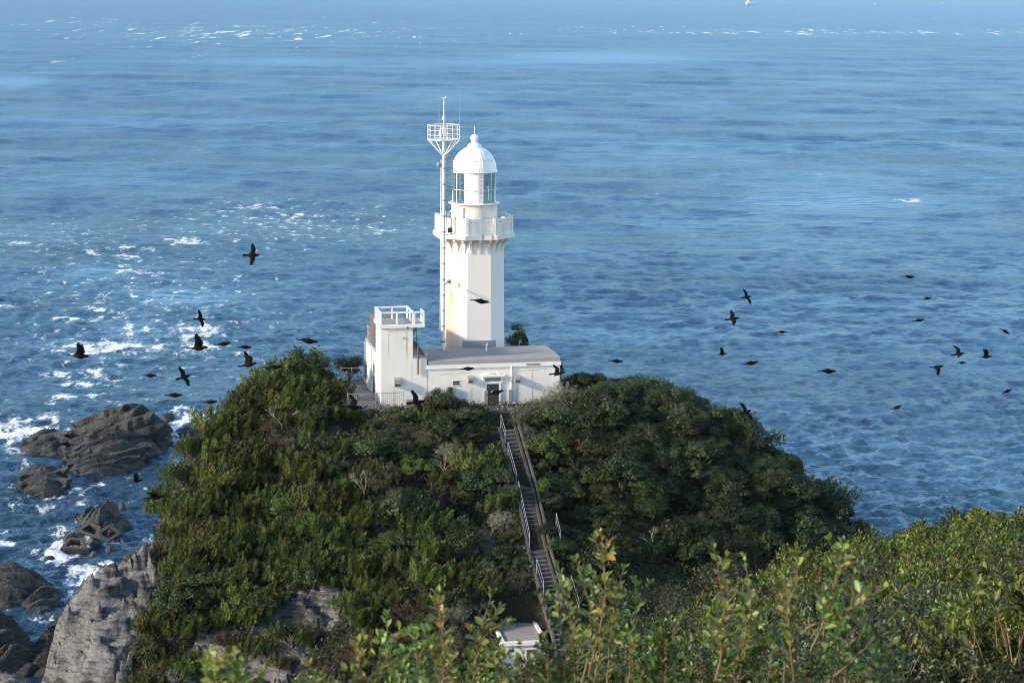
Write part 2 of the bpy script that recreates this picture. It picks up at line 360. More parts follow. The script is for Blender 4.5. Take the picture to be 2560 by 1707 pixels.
row([-30, -20, -12, 0, 8, 16, 24], 138, [-4, 6, 17, 23, 19, 7, -4])
row([-40, -25, -10, 0, 12, 26, 45], 148, [-6, -6, -4, -3, -5, -6, -6])
for y_ in (60, 90, 110, 130): ctrl += [(-50, y_, -8), (52, y_, -8)]
CT = np.array(ctrl)
def tps_fit(c, lam=0.15):
    n = len(c); d = np.hypot(c[:, None, 0] - c[None, :, 0], c[:, None, 1] - c[None, :, 1])
    K = np.where(d > 0, d * d * np.log(d + 1e-9), 0) + lam * np.eye(n)
    Pm = np.c_[np.ones(n), c[:, :2]]; A = np.block([[K, Pm], [Pm.T, np.zeros((3, 3))]])
    return np.linalg.solve(A, np.r_[c[:, 2], 0, 0, 0])
TW = tps_fit(CT)
def tps(X, Y):
    X, Y = np.atleast_1d(X).astype(float), np.atleast_1d(Y).astype(float); sh = X.shape; X, Y = X.ravel(), Y.ravel(); out = np.empty(len(X))
    for s in range(0, len(X), 20000):
        x, y = X[s:s + 20000], Y[s:s + 20000]
        d = np.hypot(x[:, None] - CT[None, :, 0], y[:, None] - CT[None, :, 1])
        out[s:s + 20000] = np.where(d > 0, d * d * np.log(d + 1e-9), 0) @ TW[:-3] + TW[-3] + TW[-2] * x + TW[-1] * y
    return out.reshape(sh)
# stair line: flights fall 0.58 m per metre along the line of sight
st_px = [(1268, 1066), (1312, 1222), (1346, 1380), (1404, 1572), (1420, 1660)]
S = [PZ(1268, 1066, GZ - 0.35)]
for (u, v) in st_px[1:]:
    a, b = 90.0, S[-1].y
    for _ in range(50):
        mY = (a + b) / 2; q = P(u, v, mY)
        dz = S[-1].z - q.z; dd = math.hypot(q.x - S[-1].x, q.y - S[-1].y)
        if dz > 0.56 * dd: b = mY
        else: a = mY
    S.append(P(u, v, mY))
def stair_near(X, Y):
    """distance to the stair line and its height there"""
    bd = np.full(X.shape, 1e9); bz = np.zeros(X.shape)
    for p, q in zip(S, S[1:]):
        dx, dy = q.x - p.x, q.y - p.y; t = np.clip(((X - p.x) * dx + (Y - p.y) * dy) / (dx * dx + dy * dy), 0, 1)
        d = np.hypot(X - p.x - t * dx, Y - p.y - t * dy); z = p.z + t * (q.z - p.z); k = d < bd
        bd = np.where(k, d, bd); bz = np.where(k, z, bz)
    return bd, bz
xA, _ = FP(953, 1042); xD, _ = FP(1398, 1010); xC, _ = FP(1067.5, 915); xB, _ = FP(1032, 900)
KIOSK = P(1301, 1640, S[3].y + 0.6); KTOP = P(1300, 1600, KIOSK.y - 1.1).z; KZ = KTOP - 2.4
def inpoly(u, v, poly):
    r = np.zeros(np.shape(u), bool); n = len(poly); j = n - 1
    for i in range(n):
        (x1, y1), (x2, y2) = poly[i], poly[j]
        c = ((y1 > v) != (y2 > v)) & (u < (x2 - x1) * (v - y1) / (y2 - y1 + 1e-9) + x1); r ^= c; j = i
    return r
BARE = [[(335, 1385), (385, 1395), (395, 1450), (375, 1530), (335, 1600), (320, 1760), (40, 1760), (90, 1640), (165, 1530), (240, 1440), (290, 1390)],
        [(680, 1500), (760, 1450), (850, 1465), (850, 1545), (775, 1600), (760, 1670), (700, 1750), (620, 1710), (625, 1570)],
        [(430, 1690), (500, 1600), (570, 1580), (610, 1650), (590, 1780), (370, 1780)]]
def ground_z(X, Y, detail=True):
    X, Y = np.atleast_1d(np.asarray(X, float)), np.atleast_1d(np.asarray(Y, float))
    z = tps(X, Y)
    u, v = proj(X, Y, z)
    bare = np.zeros(z.shape)
    for pl in BARE:
        for du, dv in ((0, 0), (14, 0), (-14, 0), (0, 14), (0, -14)): bare += 0.2 * inpoly(u + du, v + dv, pl)
    bare = np.clip(bare, 0, 1) * (Y > 95) * (Y < 122)
    land = sstep(-3, 3, z)
    if detail:
        z = z + (fbm(X * 0.30, Y * 0.30, 0, 4) - 0.5) * 2.9 * land * sstep(90, 100, Y) * (1 - 0.75 * sstep(-19, -23, X)) * (1 - 0.75 * sstep(118.5, 123, Y))
        cliffy = np.clip(bare + sstep(-22, -26, X) * (Y > 98) + sstep(12, 4, z), 0, 1)
        q = (X * 0.55 + Y * 0.35 + z * 0.9) * 0.9 + fbm(X * 0.5, Y * 0.5, z * 0.3, 3) * 2.5
        stepv = np.floor(q) + sstep(0.55, 1.0, q - np.floor(q)) - q
        wx = X + (fbm(X * 0.9, Y * 0.9, 3, 3) - 0.5) * 1.2; wy = Y + (fbm(X * 0.9, Y * 0.9, 8, 3) - 0.5) * 1.2
        rx, ry = (wx * 0.8 + wy * 0.6), (-wx * 0.6 + wy * 0.8)
        z = z + cliffy * (stepv * 0.35 + facets(rx * 0.28, ry * 0.5, 3, 1.6) * 0.85 + facets(rx * 0.7, ry * 1.2, 5, 1.6) * 0.55 + facets(rx * 2.0, ry * 3.0, 9, 1.4) * 0.15 + (fbm(X * 1.3, Y * 1.3, z * 0.6, 5, 0.65) - 0.5) * 0.8)
    # building pad and terrace
    lx = (X - OX) * e1.x + (Y - OY) * e1.y; ly = (X - OX) * e2.x + (Y - OY) * e2.y
    dx = np.maximum(np.maximum(xA - 2.2 - lx, lx - xD - 0.6), 0); dy = np.maximum(np.maximum(-YF - 1.0 - ly, ly - 3.0), 0)
    k = 1 - sstep(0.2, 2.6, np.hypot(dx, dy)); z = z * (1 - k) + (GZ - 0.10) * k
    d, sz = stair_near(X, Y); k = (1 - sstep(0.8, 2.4, d)) * (Y < S[0].y + 1.5); z = z * (1 - k) + (sz - 0.32) * k
    d = np.hypot(X - KIOSK.x, Y - KIOSK.y); k = 1 - sstep(1.6, 3.0, d); z = z * (1 - k) + KZ * k
    return z, bare
def axis(segs):
    out = [segs[0][0]]
    for a, b, s in segs: out += list(np.linspace(a, b, max(2, int(round((b - a) / s)) + 1))[1:])
    return np.array(out)
ax = axis([(-60, -30.5, 1.2), (-30.5, -9, 0.16), (-9, 24, 0.45), (24, 60, 1.2)])
ay = axis([(-15, 96, 0.8), (96, 104, 0.4), (104, 119, 0.16), (119, 134, 0.45), (134, 156, 1.0)])
GX, GY = np.meshgrid(ax, ay); GZZ, GB = ground_z(GX, GY)
nx, ny = len(ax), len(ay); ii = (np.arange(ny - 1)[:, None] * nx + np.arange(nx - 1)[None, :]).ravel()
me = npmesh('hill_ground', np.stack([GX.ravel(), GY.ravel(), GZZ.ravel()], 1), np.stack([ii, ii + 1, ii + nx + 1, ii + nx], 1), M['ground'], None, False)
a = me.attributes.new('bare', 'FLOAT', 'POINT'); a.data.foreach_set('value', GB.ravel().astype(np.float32))
setting(link('hillside_ground', me), 'rocky headland ground under the shrubs with bare grey cliff faces')
def gz1(x, y): return float(ground_z(np.array([x]), np.array([y]))[0][0])

# ------------------------------------------------------------------ sea
FOAM = [(280, 872, 150, 16, 1.0), (170, 878, 70, 20, .7), (500, 835, 70, 26, .8), (505, 870, 60, 14, .9), (610, 885, 50, 14, .5), (465, 604, 55, 9, .9),
        (640, 520, 90, 9, .6), (720, 548, 120, 18, .45), (320, 680, 60, 22, .55), (310, 640, 60, 8, .6), (955, 575, 45, 14, .6), (158, 800, 38, 7, .9), (322, 825, 14, 22, .9), (365, 822, 14, 12, .8),
        (135, 936, 40, 9, .9), (240, 935, 90, 16, .6), (200, 962, 55, 8, .8), (270, 955, 40, 8, .8), (190, 992, 60, 12, .7), (590, 698, 12, 12, .8), (20, 770, 28, 8, .9), (40, 610, 45, 7, .8), (230, 634, 24, 7, .8), (310, 620, 40, 8, .6), (90, 683, 40, 5, .7),
        (30, 1085, 120, 34, 1.0), (110, 1050, 80, 20, .7), (0, 1110, 90, 30, .8), (490, 1045, 70, 22, 1.0), (450, 1080, 60, 20, .9), (500, 1115, 60, 20, .6), (440, 1150, 60, 14, .3),
        (130, 1200, 60, 10, .4), (60, 1250, 60, 12, .5), (120, 1262, 90, 8, .4), (250, 1215, 70, 9, .4), (310, 1250, 60, 9, .4), (230, 1355, 140, 30, .75), (150, 1390, 60, 25, 1.0), (235, 1430, 70, 30, .8), (180, 1460, 60, 40, .85),
        (110, 1545, 110, 20, .6), (300, 1350, 60, 14, .7), (230, 1320, 30, 10, .9), (20, 1365, 40, 12, .7), (2285, 502, 42, 6, .9), (2050, 440, 14, 5, .6), (1640, 490, 14, 4, .5), (340, 545, 60, 6, .3),
        (700, 640, 120, 60, .16), (450, 700, 250, 120, .22), (250, 900, 260, 110, .26), (650, 560, 300, 50, .22), (1000, 560, 120, 60, .22), (100, 600, 150, 60, .2), (1150, 470, 300, 50, .08), (1550, 500, 300, 40, .06),
        (350, 800, 420, 220, .46), (700, 560, 460, 80, .42), (200, 1000, 300, 60, .4), (150, 600, 250, 80, .4), (1100, 560, 250, 60, .3), (1700, 430, 500, 40, .2), (1900, 900, 900, 400, .06), (500, 380, 600, 60, .16), (120, 1330, 200, 150, .42), (380, 1230, 100, 60, .35), (60, 1160, 60, 30, .6), (100, 1250, 90, 14, .7), (190, 1235, 30, 14, .6), (240, 1262, 80, 8, .5), (400, 1180, 60, 14, .4), (2000, 82, 500, 8, .5), (2400, 82, 260, 12, .35), (1600, 75, 240, 9, .35), (600, 85, 500, 30, .45), (200, 65, 300, 25, .3), (1350, 140, 180, 8, .3), (350, 150, 250, 8, .4), (2000, 60, 500, 30, .18)]
SLICK = [(1500, 144, 240, 14, .9), (1250, 160, 300, 12, .5), (450, 745, 110, 20, 1.0), (2080, 500, 260, 42, .7), (30, 205, 90, 14, 1.0), (330, 825, 70, 25, .7), (1100, 250, 200, 14, .4), (200, 300, 250, 14, .5), (1700, 380, 300, 30, .35), (300, 450, 240, 20, .35), (250, 685, 60, 20, .6), (700, 155, 220, 9, .6)]
tt = np.r_[-30, -8, -3, -1.2, -0.6, np.linspace(-0.31, 0.31, 820), 0.6, 1.2, 3, 8, 30]
vv = np.r_[np.linspace(1800, 200, 760), np.linspace(198, 4, 150)]
yv = np.array([PZ(1280, v, 0).y for v in vv])
ys = np.r_[-60, -20, 20, 60, 100, yv, 9000, 12000, 18000, 30000, 60000]
TX, TY = np.meshgrid(tt, ys); SX = TX * (TY + 90)
U, V_ = proj(SX, np.maximum(TY, 1), 0 * SX)
def field(lst):
    out = np.zeros(U.shape)
    for (u, v, ru, rv, s) in lst:
        r2 = ((U - u) / ru) ** 2 + ((V_ - v) / rv) ** 2
        out = np.maximum(out, s * np.exp(-r2 * 0.9)) + 0.15 * s * np.exp(-r2 * 0.4)
    return out * (TY > 100)
dark_reflection = np.clip(field([(150, 1280, 420, 260, .9), (300, 1500, 300, 200, .6)]), 0, 1)  # dark reflection of sky and hill, painted into the near left water
foam, slick = np.clip(field(FOAM), 0, 1.2), np.clip(field(SLICK), 0, 1)
nx, ny = len(tt), len(ys); ii = (np.arange(ny - 1)[:, None] * nx + np.arange(nx - 1)[None, :]).ravel()
dyr = np.gradient(ys)[:, None] * np.ones_like(TX); SZ = np.zeros_like(SX)
for lam, amp in ((0.9, 0.26), (1.6, 0.42), (3.0, 0.44), (6.0, 0.34), (12.0, 0.8), (24.0, 1.4), (48.0, 1.7), (90.0, 1.6)):
    ca, sa = math.cos(0.35 * math.sin(lam)), math.sin(0.35 * math.sin(lam))
    k = np.clip(lam * 0.75 / dyr - 0.8, 0, 1) * (np.clip(dyr * 5 / lam, 0.12, 1) if lam > 10 else 1)
    nn = vnoise((SX * ca + TY * sa) / lam * 0.75, (-SX * sa + TY * ca) / lam * 0.9, lam)
    SZ += k * amp * ((1 - np.abs(2 * nn - 1)) ** 1.3 - 0.5)
patchn = sstep(0.3, 0.62, fbm(SX * 0.006, TY * 0.022, 4.0, 4, 0.6))
SZ *= (1 - 0.8 * slick) * (0.45 + 0.55 * patchn) * (np.abs(TX) < 0.32) * (TY > 105)
m, nt_, b_ = new_mat('sea_water'); p_ = pos(nt_)
fa = nt_.nodes.new('ShaderNodeAttribute'); fa.attribute_name = 'foam'; sa = nt_.nodes.new('ShaderNodeAttribute'); sa.attribute_name = 'slick'
# waves
wa = noise(nt_, mapping(nt_, p_, (0.10, 0.20, 0.1), (0, 0, 0.25)), 1.0, 3, 0.5)
wb = noise(nt_, mapping(nt_, p_, (1.0, 0.9, 0.5), (0, 0, -0.2)), 1.0, 5, 0.62)
wc = noise(nt_, mapping(nt_, p_, (0.02, 0.045, 0.02)), 1.0, 3, 0.5)
calm = math_(nt_, 'SUBTRACT', 1.0, math_(nt_, 'MULTIPLY', sa.outputs['Fac'], 0.85), True)
patch = ramp(nt_, noise(nt_, mapping(nt_, p_, (0.006, 0.022, 0.01), (0, 0, 0.1)), 1.0, 4, 0.6), [(0.35, 0.45), (0.65, 1.0)])
calm = math_(nt_, 'MULTIPLY', calm, patch)
bb = nt_.nodes.new('ShaderNodeBump'); bb.inputs['Distance'].default_value = 0.9; nt_.links.new(wb, bb.inputs['Height']); nt_.links.new(calm, bb.inputs['Strength'])
b2 = nt_.nodes.new('ShaderNodeBump'); b2.inputs['Distance'].default_value = 2.0; b2.inputs['Strength'].default_value = 0.7; nt_.links.new(wa, b2.inputs['Height']); nt_.links.new(bb.outputs[0], b2.inputs['Normal'])
nt_.links.new(b2.outputs[0], b_.inputs['Normal'])
# foam pattern
fn1 = noise(nt_, mapping(nt_, p_, (0.36, 0.20, 0.3), (0, 0, 0.2)), 1.0, 8, 0.70)
fn2 = noise(nt_, mapping(nt_, p_, (1.3, 0.7, 1)), 1.0, 5, 0.7)
fx = math_(nt_, 'ADD', math_(nt_, 'MULTIPLY', fn1, 0.75), math_(nt_, 'MULTIPLY', fn2, 0.25))
sx_ = nt_.nodes.new('ShaderNodeSeparateXYZ'); nt_.links.new(p_, sx_.inputs[0])
fa2 = ramp(nt_, noise(nt_, mapping(nt_, p_, (0.03, 0.012, 0.02)), 1.0, 3, 0.6), [(0.42, 0.0), (0.60, 1.0)])
farf = math_(nt_, 'MULTIPLY', math_(nt_, 'SUBTRACT', sx_.outputs['Y'], 900.0), 0.0012, True)
ff = noise(nt_, mapping(nt_, p_, (0.055, 0.0060, 0.02)), 1.0, 4, 0.75)
fmx = nt_.nodes.new('ShaderNodeMix'); nt_.links.new(farf, fmx.inputs[0]); nt_.links.new(fx, fmx.inputs[2]); nt_.links.new(math_(nt_, 'SUBTRACT', ff, 0.015), fmx.inputs[3]); fx = fmx.outputs[0]
thr = math_(nt_, 'SUBTRACT', 0.735, math_(nt_, 'MULTIPLY', math_(nt_, 'POWER', fa.outputs['Fac'], 0.5), 0.275))
fm = math_(nt_, 'MULTIPLY', math_(nt_, 'SUBTRACT', fx, thr), 13.0, True)
soft = math_(nt_, 'MULTIPLY', math_(nt_, 'MULTIPLY', fa.outputs['Fac'], 0.9, True), ramp(nt_, fn1, [(0.40, 0.0), (0.62, 1.0)]))
deep = mixc(nt_, wc, (0.009, 0.032, 0.056), (0.012, 0.044, 0.072))
rip = noise(nt_, mapping(nt_, p_, (0.45, 0.20, 0.1), (0, 0, 0.06)), 1.0, 7, 0.66)  # ripple light and dark painted into the water colour, near and far
rip2 = noise(nt_, mapping(nt_, p_, (0.055, 0.016, 0.1), (0, 0, 0.03)), 1.0, 7, 0.72)
lane = noise(nt_, mapping(nt_, p_, (0.004, 0.014, 0.1), (0, 0, 0.12)), 1.0, 7, 0.66)
deep = mixc(nt_, ramp(nt_, lane, [(0.40, 0.0), (0.62, 0.8)]), deep, (0.036, 0.098, 0.140))
deep = mixc(nt_, ramp(nt_, rip, [(0.44, 0.0), (0.62, 0.6)]), deep, (0.045, 0.112, 0.155))
deep = mixc(nt_, ramp(nt_, rip, [(0.40, 0.5), (0.50, 0.0)]), deep, (0.005, 0.018, 0.034))
deep = mixc(nt_, ramp(nt_, rip2, [(0.50, 0.0), (0.66, 0.75)]), deep, (0.055, 0.125, 0.165))
deep = mixc(nt_, ramp(nt_, rip2, [(0.34, 0.8), (0.50, 0.0)]), deep, (0.004, 0.016, 0.034))
deep = mixc(nt_, math_(nt_, 'MULTIPLY', sa.outputs['Fac'], 0.6), deep, (0.05, 0.15, 0.25))
b_.inputs['Specular IOR Level'].default_value = 0.0
sh_ = nt_.nodes.new('ShaderNodeAttribute'); sh_.attribute_name = 'dark_reflection'
deep = mixc(nt_, math_(nt_, 'MULTIPLY', sh_.outputs['Fac'], 0.75), deep, (0.008, 0.016, 0.030))  # painted reflection darkens the base colour
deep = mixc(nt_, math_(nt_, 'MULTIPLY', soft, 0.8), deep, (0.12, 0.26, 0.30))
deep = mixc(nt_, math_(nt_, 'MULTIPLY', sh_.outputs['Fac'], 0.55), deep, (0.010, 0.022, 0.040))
c_ = mixc(nt_, fm, deep, (0.80, 0.82, 0.82))
nt_.links.new(c_, b_.inputs['Base Color']); b_.inputs['IOR'].default_value = 1.33
nt_.links.new(math_(nt_, 'ADD', 0.30, math_(nt_, 'MULTIPLY', fm, 0.6)), b_.inputs['Roughness'])
gl = nt_.nodes.new('ShaderNodeBsdfGlossy'); gl.inputs['Color'].default_value = (0.46, 0.64, 0.82, 1); gl.inputs['Roughness'].default_value = 0.22
fr = nt_.nodes.new('ShaderNodeFresnel'); fr.inputs['IOR'].default_value = 1.33; nt_.links.new(b2.outputs[0], fr.inputs['Normal']); nt_.links.new(b2.outputs[0], gl.inputs['Normal'])
fcap = math_(nt_, 'MULTIPLY', math_(nt_, 'MINIMUM', math_(nt_, 'MULTIPLY', fr.outputs[0], 1.3), 0.52), math_(nt_, 'SUBTRACT', 1.0, math_(nt_, 'MULTIPLY', fm, 0.9)))
mx = nt_.nodes.new('ShaderNodeMixShader'); nt_.links.new(fcap, mx.inputs[0]); nt_.links.new(b_.outputs[0], mx.inputs[1]); nt_.links.new(gl.outputs[0], mx.inputs[2]); nt_.links.new(mx.outputs[0], nt_.nodes['Material Output'].inputs[0])
M['sea'] = m
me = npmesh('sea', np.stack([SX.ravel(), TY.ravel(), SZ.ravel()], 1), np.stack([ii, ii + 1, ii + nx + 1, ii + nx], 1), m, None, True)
for nm, ar in (('foam', foam), ('slick', slick), ('dark_reflection', dark_reflection)):
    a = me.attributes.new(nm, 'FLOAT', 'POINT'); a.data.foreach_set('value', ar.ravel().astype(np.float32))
setting(link('sea_water', me), 'blue open sea with whitecaps')

# ------------------------------------------------------------------ lighthouse tower
def ZL(v, ly=0.0, u=1183): return FP(u, v, ly)[1]
tower = thing('lighthouse', 'tall white octagonal lighthouse with domed lantern behind the flat-roofed building', 'lighthouse', (OX, OY, GZ), PSI)
def octo(R, z, ph=math.radians(22.5)): return [(R * math.cos(ph + i * math.pi / 4), R * math.sin(ph + i * math.pi / 4), z) for i in range(8)]
def octring(mb, prof):
    vs = [p for R, z in prof for p in octo(R, z)]; fs = []
    for k in range(len(prof) - 1):
        for i in range(8): j = (i + 1) % 8; fs.append((k * 8 + i, k * 8 + j, (k + 1) * 8 + j, (k + 1) * 8 + i))
    mb.add(vs, fs)
R0, R1 = 2.16, 2.00
z_cb = ZL(634, -1.9)       # corbel foot
z_sb = ZL(602, -2.5)       # slab underside
z_st = ZL(591, -2.5)       # slab top
z_pt = ZL(549, -2.4)       # parapet top
z_dr = ZL(512, -1.5)       # drum top
z_gt = ZL(433, -1.4)       # glazing top
z_dt = ZL(373, -0.4)       # dome top
sh = MB(); octring(sh, [(R0, -1.0), (R0, 0), (R1, z_sb - 0.02)])
tp = (OX, OY, GZ)
lf = math.radians(202.5 + 12)
rz_ = ZL(712, -1.8)
M['shaft'] = painted('lighthouse_shaft_paint', (0.79, 0.735, 0.675), (0.50, 0.42, 0.34), 0.22, 0.6, 0.8, True,
                     [((-1.72, -1.10, rz_ - 1.0), (0.30, 0.5, 1.5), RUST, 1.0), ((-1.80, -1.2, rz_ - 3.2), (0.8, 1.1, 5.2), (0.72, 0.44, 0.30), 0.9),
                      ((-1.4, -1.5, 1.2), (0.9, 1.0, 3.0), (0.55, 0.42, 0.25), 0.5)])
sh.build('shaft', M['shaft'], tower)
pl = MB(); octring(pl, [(R0 + 0.06, -0.5), (R0 + 0.06, ZL(853, -2.0) )]); 
plz = ZL(852, -2.0)
pf = MB(); hw = 1.10; pf.box(-hw, hw, -2.12, -1.90, 2.6, plz); pf.build('plinth', M['flash'], tower)
M['gal'] = painted('gallery_paint', (0.76, 0.74, 0.70), (0.50, 0.36, 0.24), 0.26, 0.6, 1.0, True,
                   [((-1.6, -2.2, z_st - 0.1), (0.5, 0.6, 0.5), RUST, 0.6), ((0.1, -2.5, z_st - 0.1), (0.12, 0.4, 0.3), (0.2, 0.17, 0.14), 0.9), ((0.75, -2.5, z_st - 0.1), (0.12, 0.4, 0.3), (0.2, 0.17, 0.14), 0.9), ((-2.3, -1.3, z_st), (0.5, 0.5, 0.5), RUST, 0.5)])
sb = MB(); octring(sb, [(R1 - 0.3, z_sb), (2.72, z_sb), (2.76, z_sb + 0.03), (2.76, z_st), (1.4, z_st)]); sb.build('gallery_floor', M['gal'], tower)
pp = MB(); RP = 2.60
octring(pp, [(RP, z_st), (RP, z_pt), (RP - 0.16, z_pt), (RP - 0.16, z_st)]); par = pp.build('parapet', M['gal'], tower)
ap = RP * math.cos(math.pi / 8); hs = RP * math.sin(math.pi / 8)
for i in range(8):                                   # piers and panel frames on each face
    A = Matrix.Rotation(i * math.pi / 4 - math.pi / 2, 4, 'Z')   # face normal at angle i*45-90 from +x
    q = MB()
    for cx in (-hs + 0.10, 0.0, hs - 0.10):
        q.box(ap - 0.18, ap + 0.035, cx - 0.085, cx + 0.085, z_st, z_pt + 0.07)
    for c0 in (-hs / 2, hs / 2):
        w = hs / 2 - 0.22
        for y0, y1, a0, a1 in ((c0 - w, c0 + w, z_pt - 0.36, z_pt - 0.32), (c0 - w, c0 + w, z_st + 0.10, z_st + 0.14), (c0 - w, c0 - w + 0.04, z_st + 0.14, z_pt - 0.36), (c0 + w - 0.04, c0 + w, z_st + 0.14, z_pt - 0.36)):
            q.box(ap + 0.0, ap + 0.022, y0, y1, a0, a1)
    q.xf(A).build('parapet_pier', M['gal'], tower)
    for c0 in (-hs / 2, hs / 2):
        for k in (-1, 0, 1): MB().bar((ap - 0.05, c0 + k * 0.16, z_pt - 0.20), (ap + 0.006, c0 + k * 0.16, z_pt - 0.20), 0.04, 10).xf(A).build('drain_hole', M['metal'], par)
    for fr in (-2 / 3, 0, 2 / 3):                     # corbels
        q = MB(); a1_ = R1 * math.cos(math.pi / 8) - 0.03; top = z_sb; bot = z_cb
        yt = fr * 2.70 * math.sin(math.pi / 8); yb = fr * R1 * math.sin(math.pi / 8)
        prof = [(0.0, 0.0), (0.10, 0.0), (0.13, 0.25), (0.20, 0.5), (0.34, 0.72), (0.50, 0.84), (0.52, 1.0), (0.0, 1.0)]
        vs = []
        for sgn in (-1, 1):
            for x, t in prof: vs.append((a1_ + x, yb + (yt - yb) * t * (1.0 if x > 0 else 1.0) + sgn * 0.075, bot + (top - bot) * t))
        n_ = len(prof); fs = [tuple(range(n_)), tuple(range(2 * n_ - 1, n_ - 1, -1))] + [(k, (k + 1) % n_, n_ + (k + 1) % n_, n_ + k) for k in range(n_)]
        q.add(vs, fs); q.xf(A).build('corbel', M['gal'], tower)
M['drum'] = painted('drum_paint', (0.74, 0.71, 0.66), (0.55, 0.36, 0.20), 0.30, 0.6, 1.0, True, [((-0.9, -1.3, z_dr - 0.1), (0.9, 0.6, 0.5), (0.62, 0.30, 0.14), 0.7), ((1.0, -1.2, z_dr - 0.1), (0.5, 0.5, 0.6), (0.62, 0.36, 0.2), 0.5)])
q = MB().lathe([(1.52, z_st - 0.05), (1.52, z_dr - 0.06)], 56); q.build('lantern_drum', M['drum'], tower, True)
q = MB().lathe([(1.40, z_dr - 0.07), (1.66, z_dr - 0.07), (1.70, z_dr - 0.03), (1.66, z_dr + 0.01), (1.38, z_dr + 0.03)], 56); q.build('drum_ledge', M['trim'], tower, True)
dr = MB().box(-0.28, 0.28, -1.6, -1.45, z_st, z_pt + 0.62); dr.xf(Matrix.Rotation(math.radians(-47), 4, 'Z')); dr.build('lantern_door', M['gal'], tower, label='beige hatch door in the drum below the lantern')
RG = 1.40
q = MB().lathe([(RG, z_dr), (RG, z_gt)], 48, a0=math.radians(-90 - 12.5 + 24), a1=math.radians(270 - 12.5 - 24)); gl = q.build('lantern_glazing', M['glass'], tower, True)
q = MB().lathe([(RG + 0.012, z_dr), (RG + 0.012, z_gt)], 14, a0=math.radians(-102.5 - 24), a1=math.radians(-102.5 + 24)); q.lathe([(RG - 0.03, z_gt), (RG - 0.03, z_dr)], 14, a0=math.radians(-102.5 - 24), a1=math.radians(-102.5 + 24)); q.build('blind_panel', M['dome'], tower, True)
for k in range(12):
    a_ = math.radians(-102.5 + 25 + k * (312 - 2) / 11); q = MB().bar((RG * math.cos(a_), RG * math.sin(a_), z_dr), (RG * math.cos(a_), RG * math.sin(a_), z_gt), 0.028, 6); q.build('mullion', M['steel'], tower)
zm = (z_dr + z_gt) / 2 - 0.12
q = MB().lathe([(1.49, zm - 0.02), (1.51, zm), (1.49, zm + 0.02), (1.47, zm), (1.49, zm - 0.02)], 48)
for k in range(8):
    a_ = k * math.pi / 4; q.bar((RG * math.cos(a_), RG * math.sin(a_), zm), (1.49 * math.cos(a_), 1.49 * math.sin(a_), zm), 0.012, 4)
q.build('handrail', M['steel'], tower)
q = MB().lathe([(1.38, z_dr + 0.02), (0.0, z_dr + 0.02)], 32); q.build('lantern_floor', M['metal'], tower)
q = MB().lathe([(0.0, z_dr + 0.05), (0.42, z_dr + 0.05), (0.42, z_dr + 0.35), (0.25, z_dr + 0.42), (0.25, z_dr + 0.62)], 24)
q.lathe([(0.25, z_dr + 0.62), (0.45, z_dr + 0.85), (0.52, z_dr + 1.15), (0.45, z_dr + 1.45), (0.2, z_dr + 1.62), (0, z_dr + 1.64)], 24); q.build('lens', M['glass'], tower, True)
hD = z_dt - z_gt
dp = [(1.34, z_gt - 0.02), (1.50, z_gt - 0.05), (1.53, z_gt), (1.49, z_gt + 0.05)] + [(1.47 * math.cos(t), z_gt + 0.05 + (hD + 0.12) * math.sin(t)) for t in np.linspace(0.03, 1.30, 16)]
q = MB().lathe(dp, 64); dome = q.build('dome', M['dome'], tower, True)
q = MB()
for k in range(8):                                    # raised seams of the dome
    a_ = k * math.pi / 4 + 0.2; q.path([(1.475 * math.cos(t) * math.cos(a_), 1.475 * math.cos(t) * math.sin(a_), z_gt + 0.055 + (hD + 0.12) * math.sin(t)) for t in np.linspace(0.05, 1.28, 12)], 0.012, 4)
for t_ in (0.42, 0.8):
    pts = [(1.478 * math.cos(t_) * math.cos(a), 1.478 * math.cos(t_) * math.sin(a), z_gt + 0.055 + (hD + 0.12) * math.sin(t_)) for a in np.linspace(0, 2 * math.pi, 40)]; q.path(pts, 0.010, 4)
q.build('seam', M['dome'], dome)
for k in range(10):                                   # bolts and eyelets on the dome
    q = MB(); a_ = math.radians(-150 + k * 13); t = 0.44 + 0.06 * (k % 2); r_ = 1.48 * math.cos(t); zz = z_gt + 0.06 + (hD + 0.12) * math.sin(t)
    q.bar((r_ * math.cos(a_), r_ * math.sin(a_), zz), ((r_ + 0.05) * math.cos(a_), (r_ + 0.05) * math.sin(a_), zz + 0.03), 0.022, 6)
    q.build('dome_bolt', M['metal'], dome)
zc = z_dt; zb = ZL(336, 0); zr = ZL(315, 0); rb = 0.26; zball = ZL(346, 0)
fp_ = [(0.42, zc - 0.06), (0.47, zc - 0.02), (0.44, zc + 0.04), (0.46, zc + 0.08), (0.47, zc + 0.16), (0.44, zc + 0.22), (0.42, zc + 0.26), (0.30, zc + 0.33), (0.21, zc + 0.38), (0.19, zball - rb + 0.02)]
fp_ += [(rb * math.sin(t), zball - rb * math.cos(t)) for t in np.linspace(0.7, math.pi - 0.08, 12)]
q = MB().lathe(fp_, 32); q.build('finial', M['dome'], tower, True)
q = MB().bar((0, 0, zball + rb - 0.03), (0, 0, zr), 0.028, 6, 0.016); q.build('lightning_rod', M['steel'], tower)
def ladder(mb, a, b, wdir, w, r=0.018, step=0.28):
    a, b, wd = Vector(a), Vector(b), Vector(wdir).normalized() * w / 2
    mb.bar(a - wd, b - wd, r, 5); mb.bar(a + wd, b + wd, r, 5); n = int((b - a).length / step)
    for k in range(1, n): p = a + (b - a) * (k / n); mb.bar(p - wd, p + wd, r * 0.75, 4)
    return mb
aL = math.radians(-102.5 + 24 * 0.78)
lx, ly = math.cos(aL), math.sin(aL); tx, ty = -ly, lx
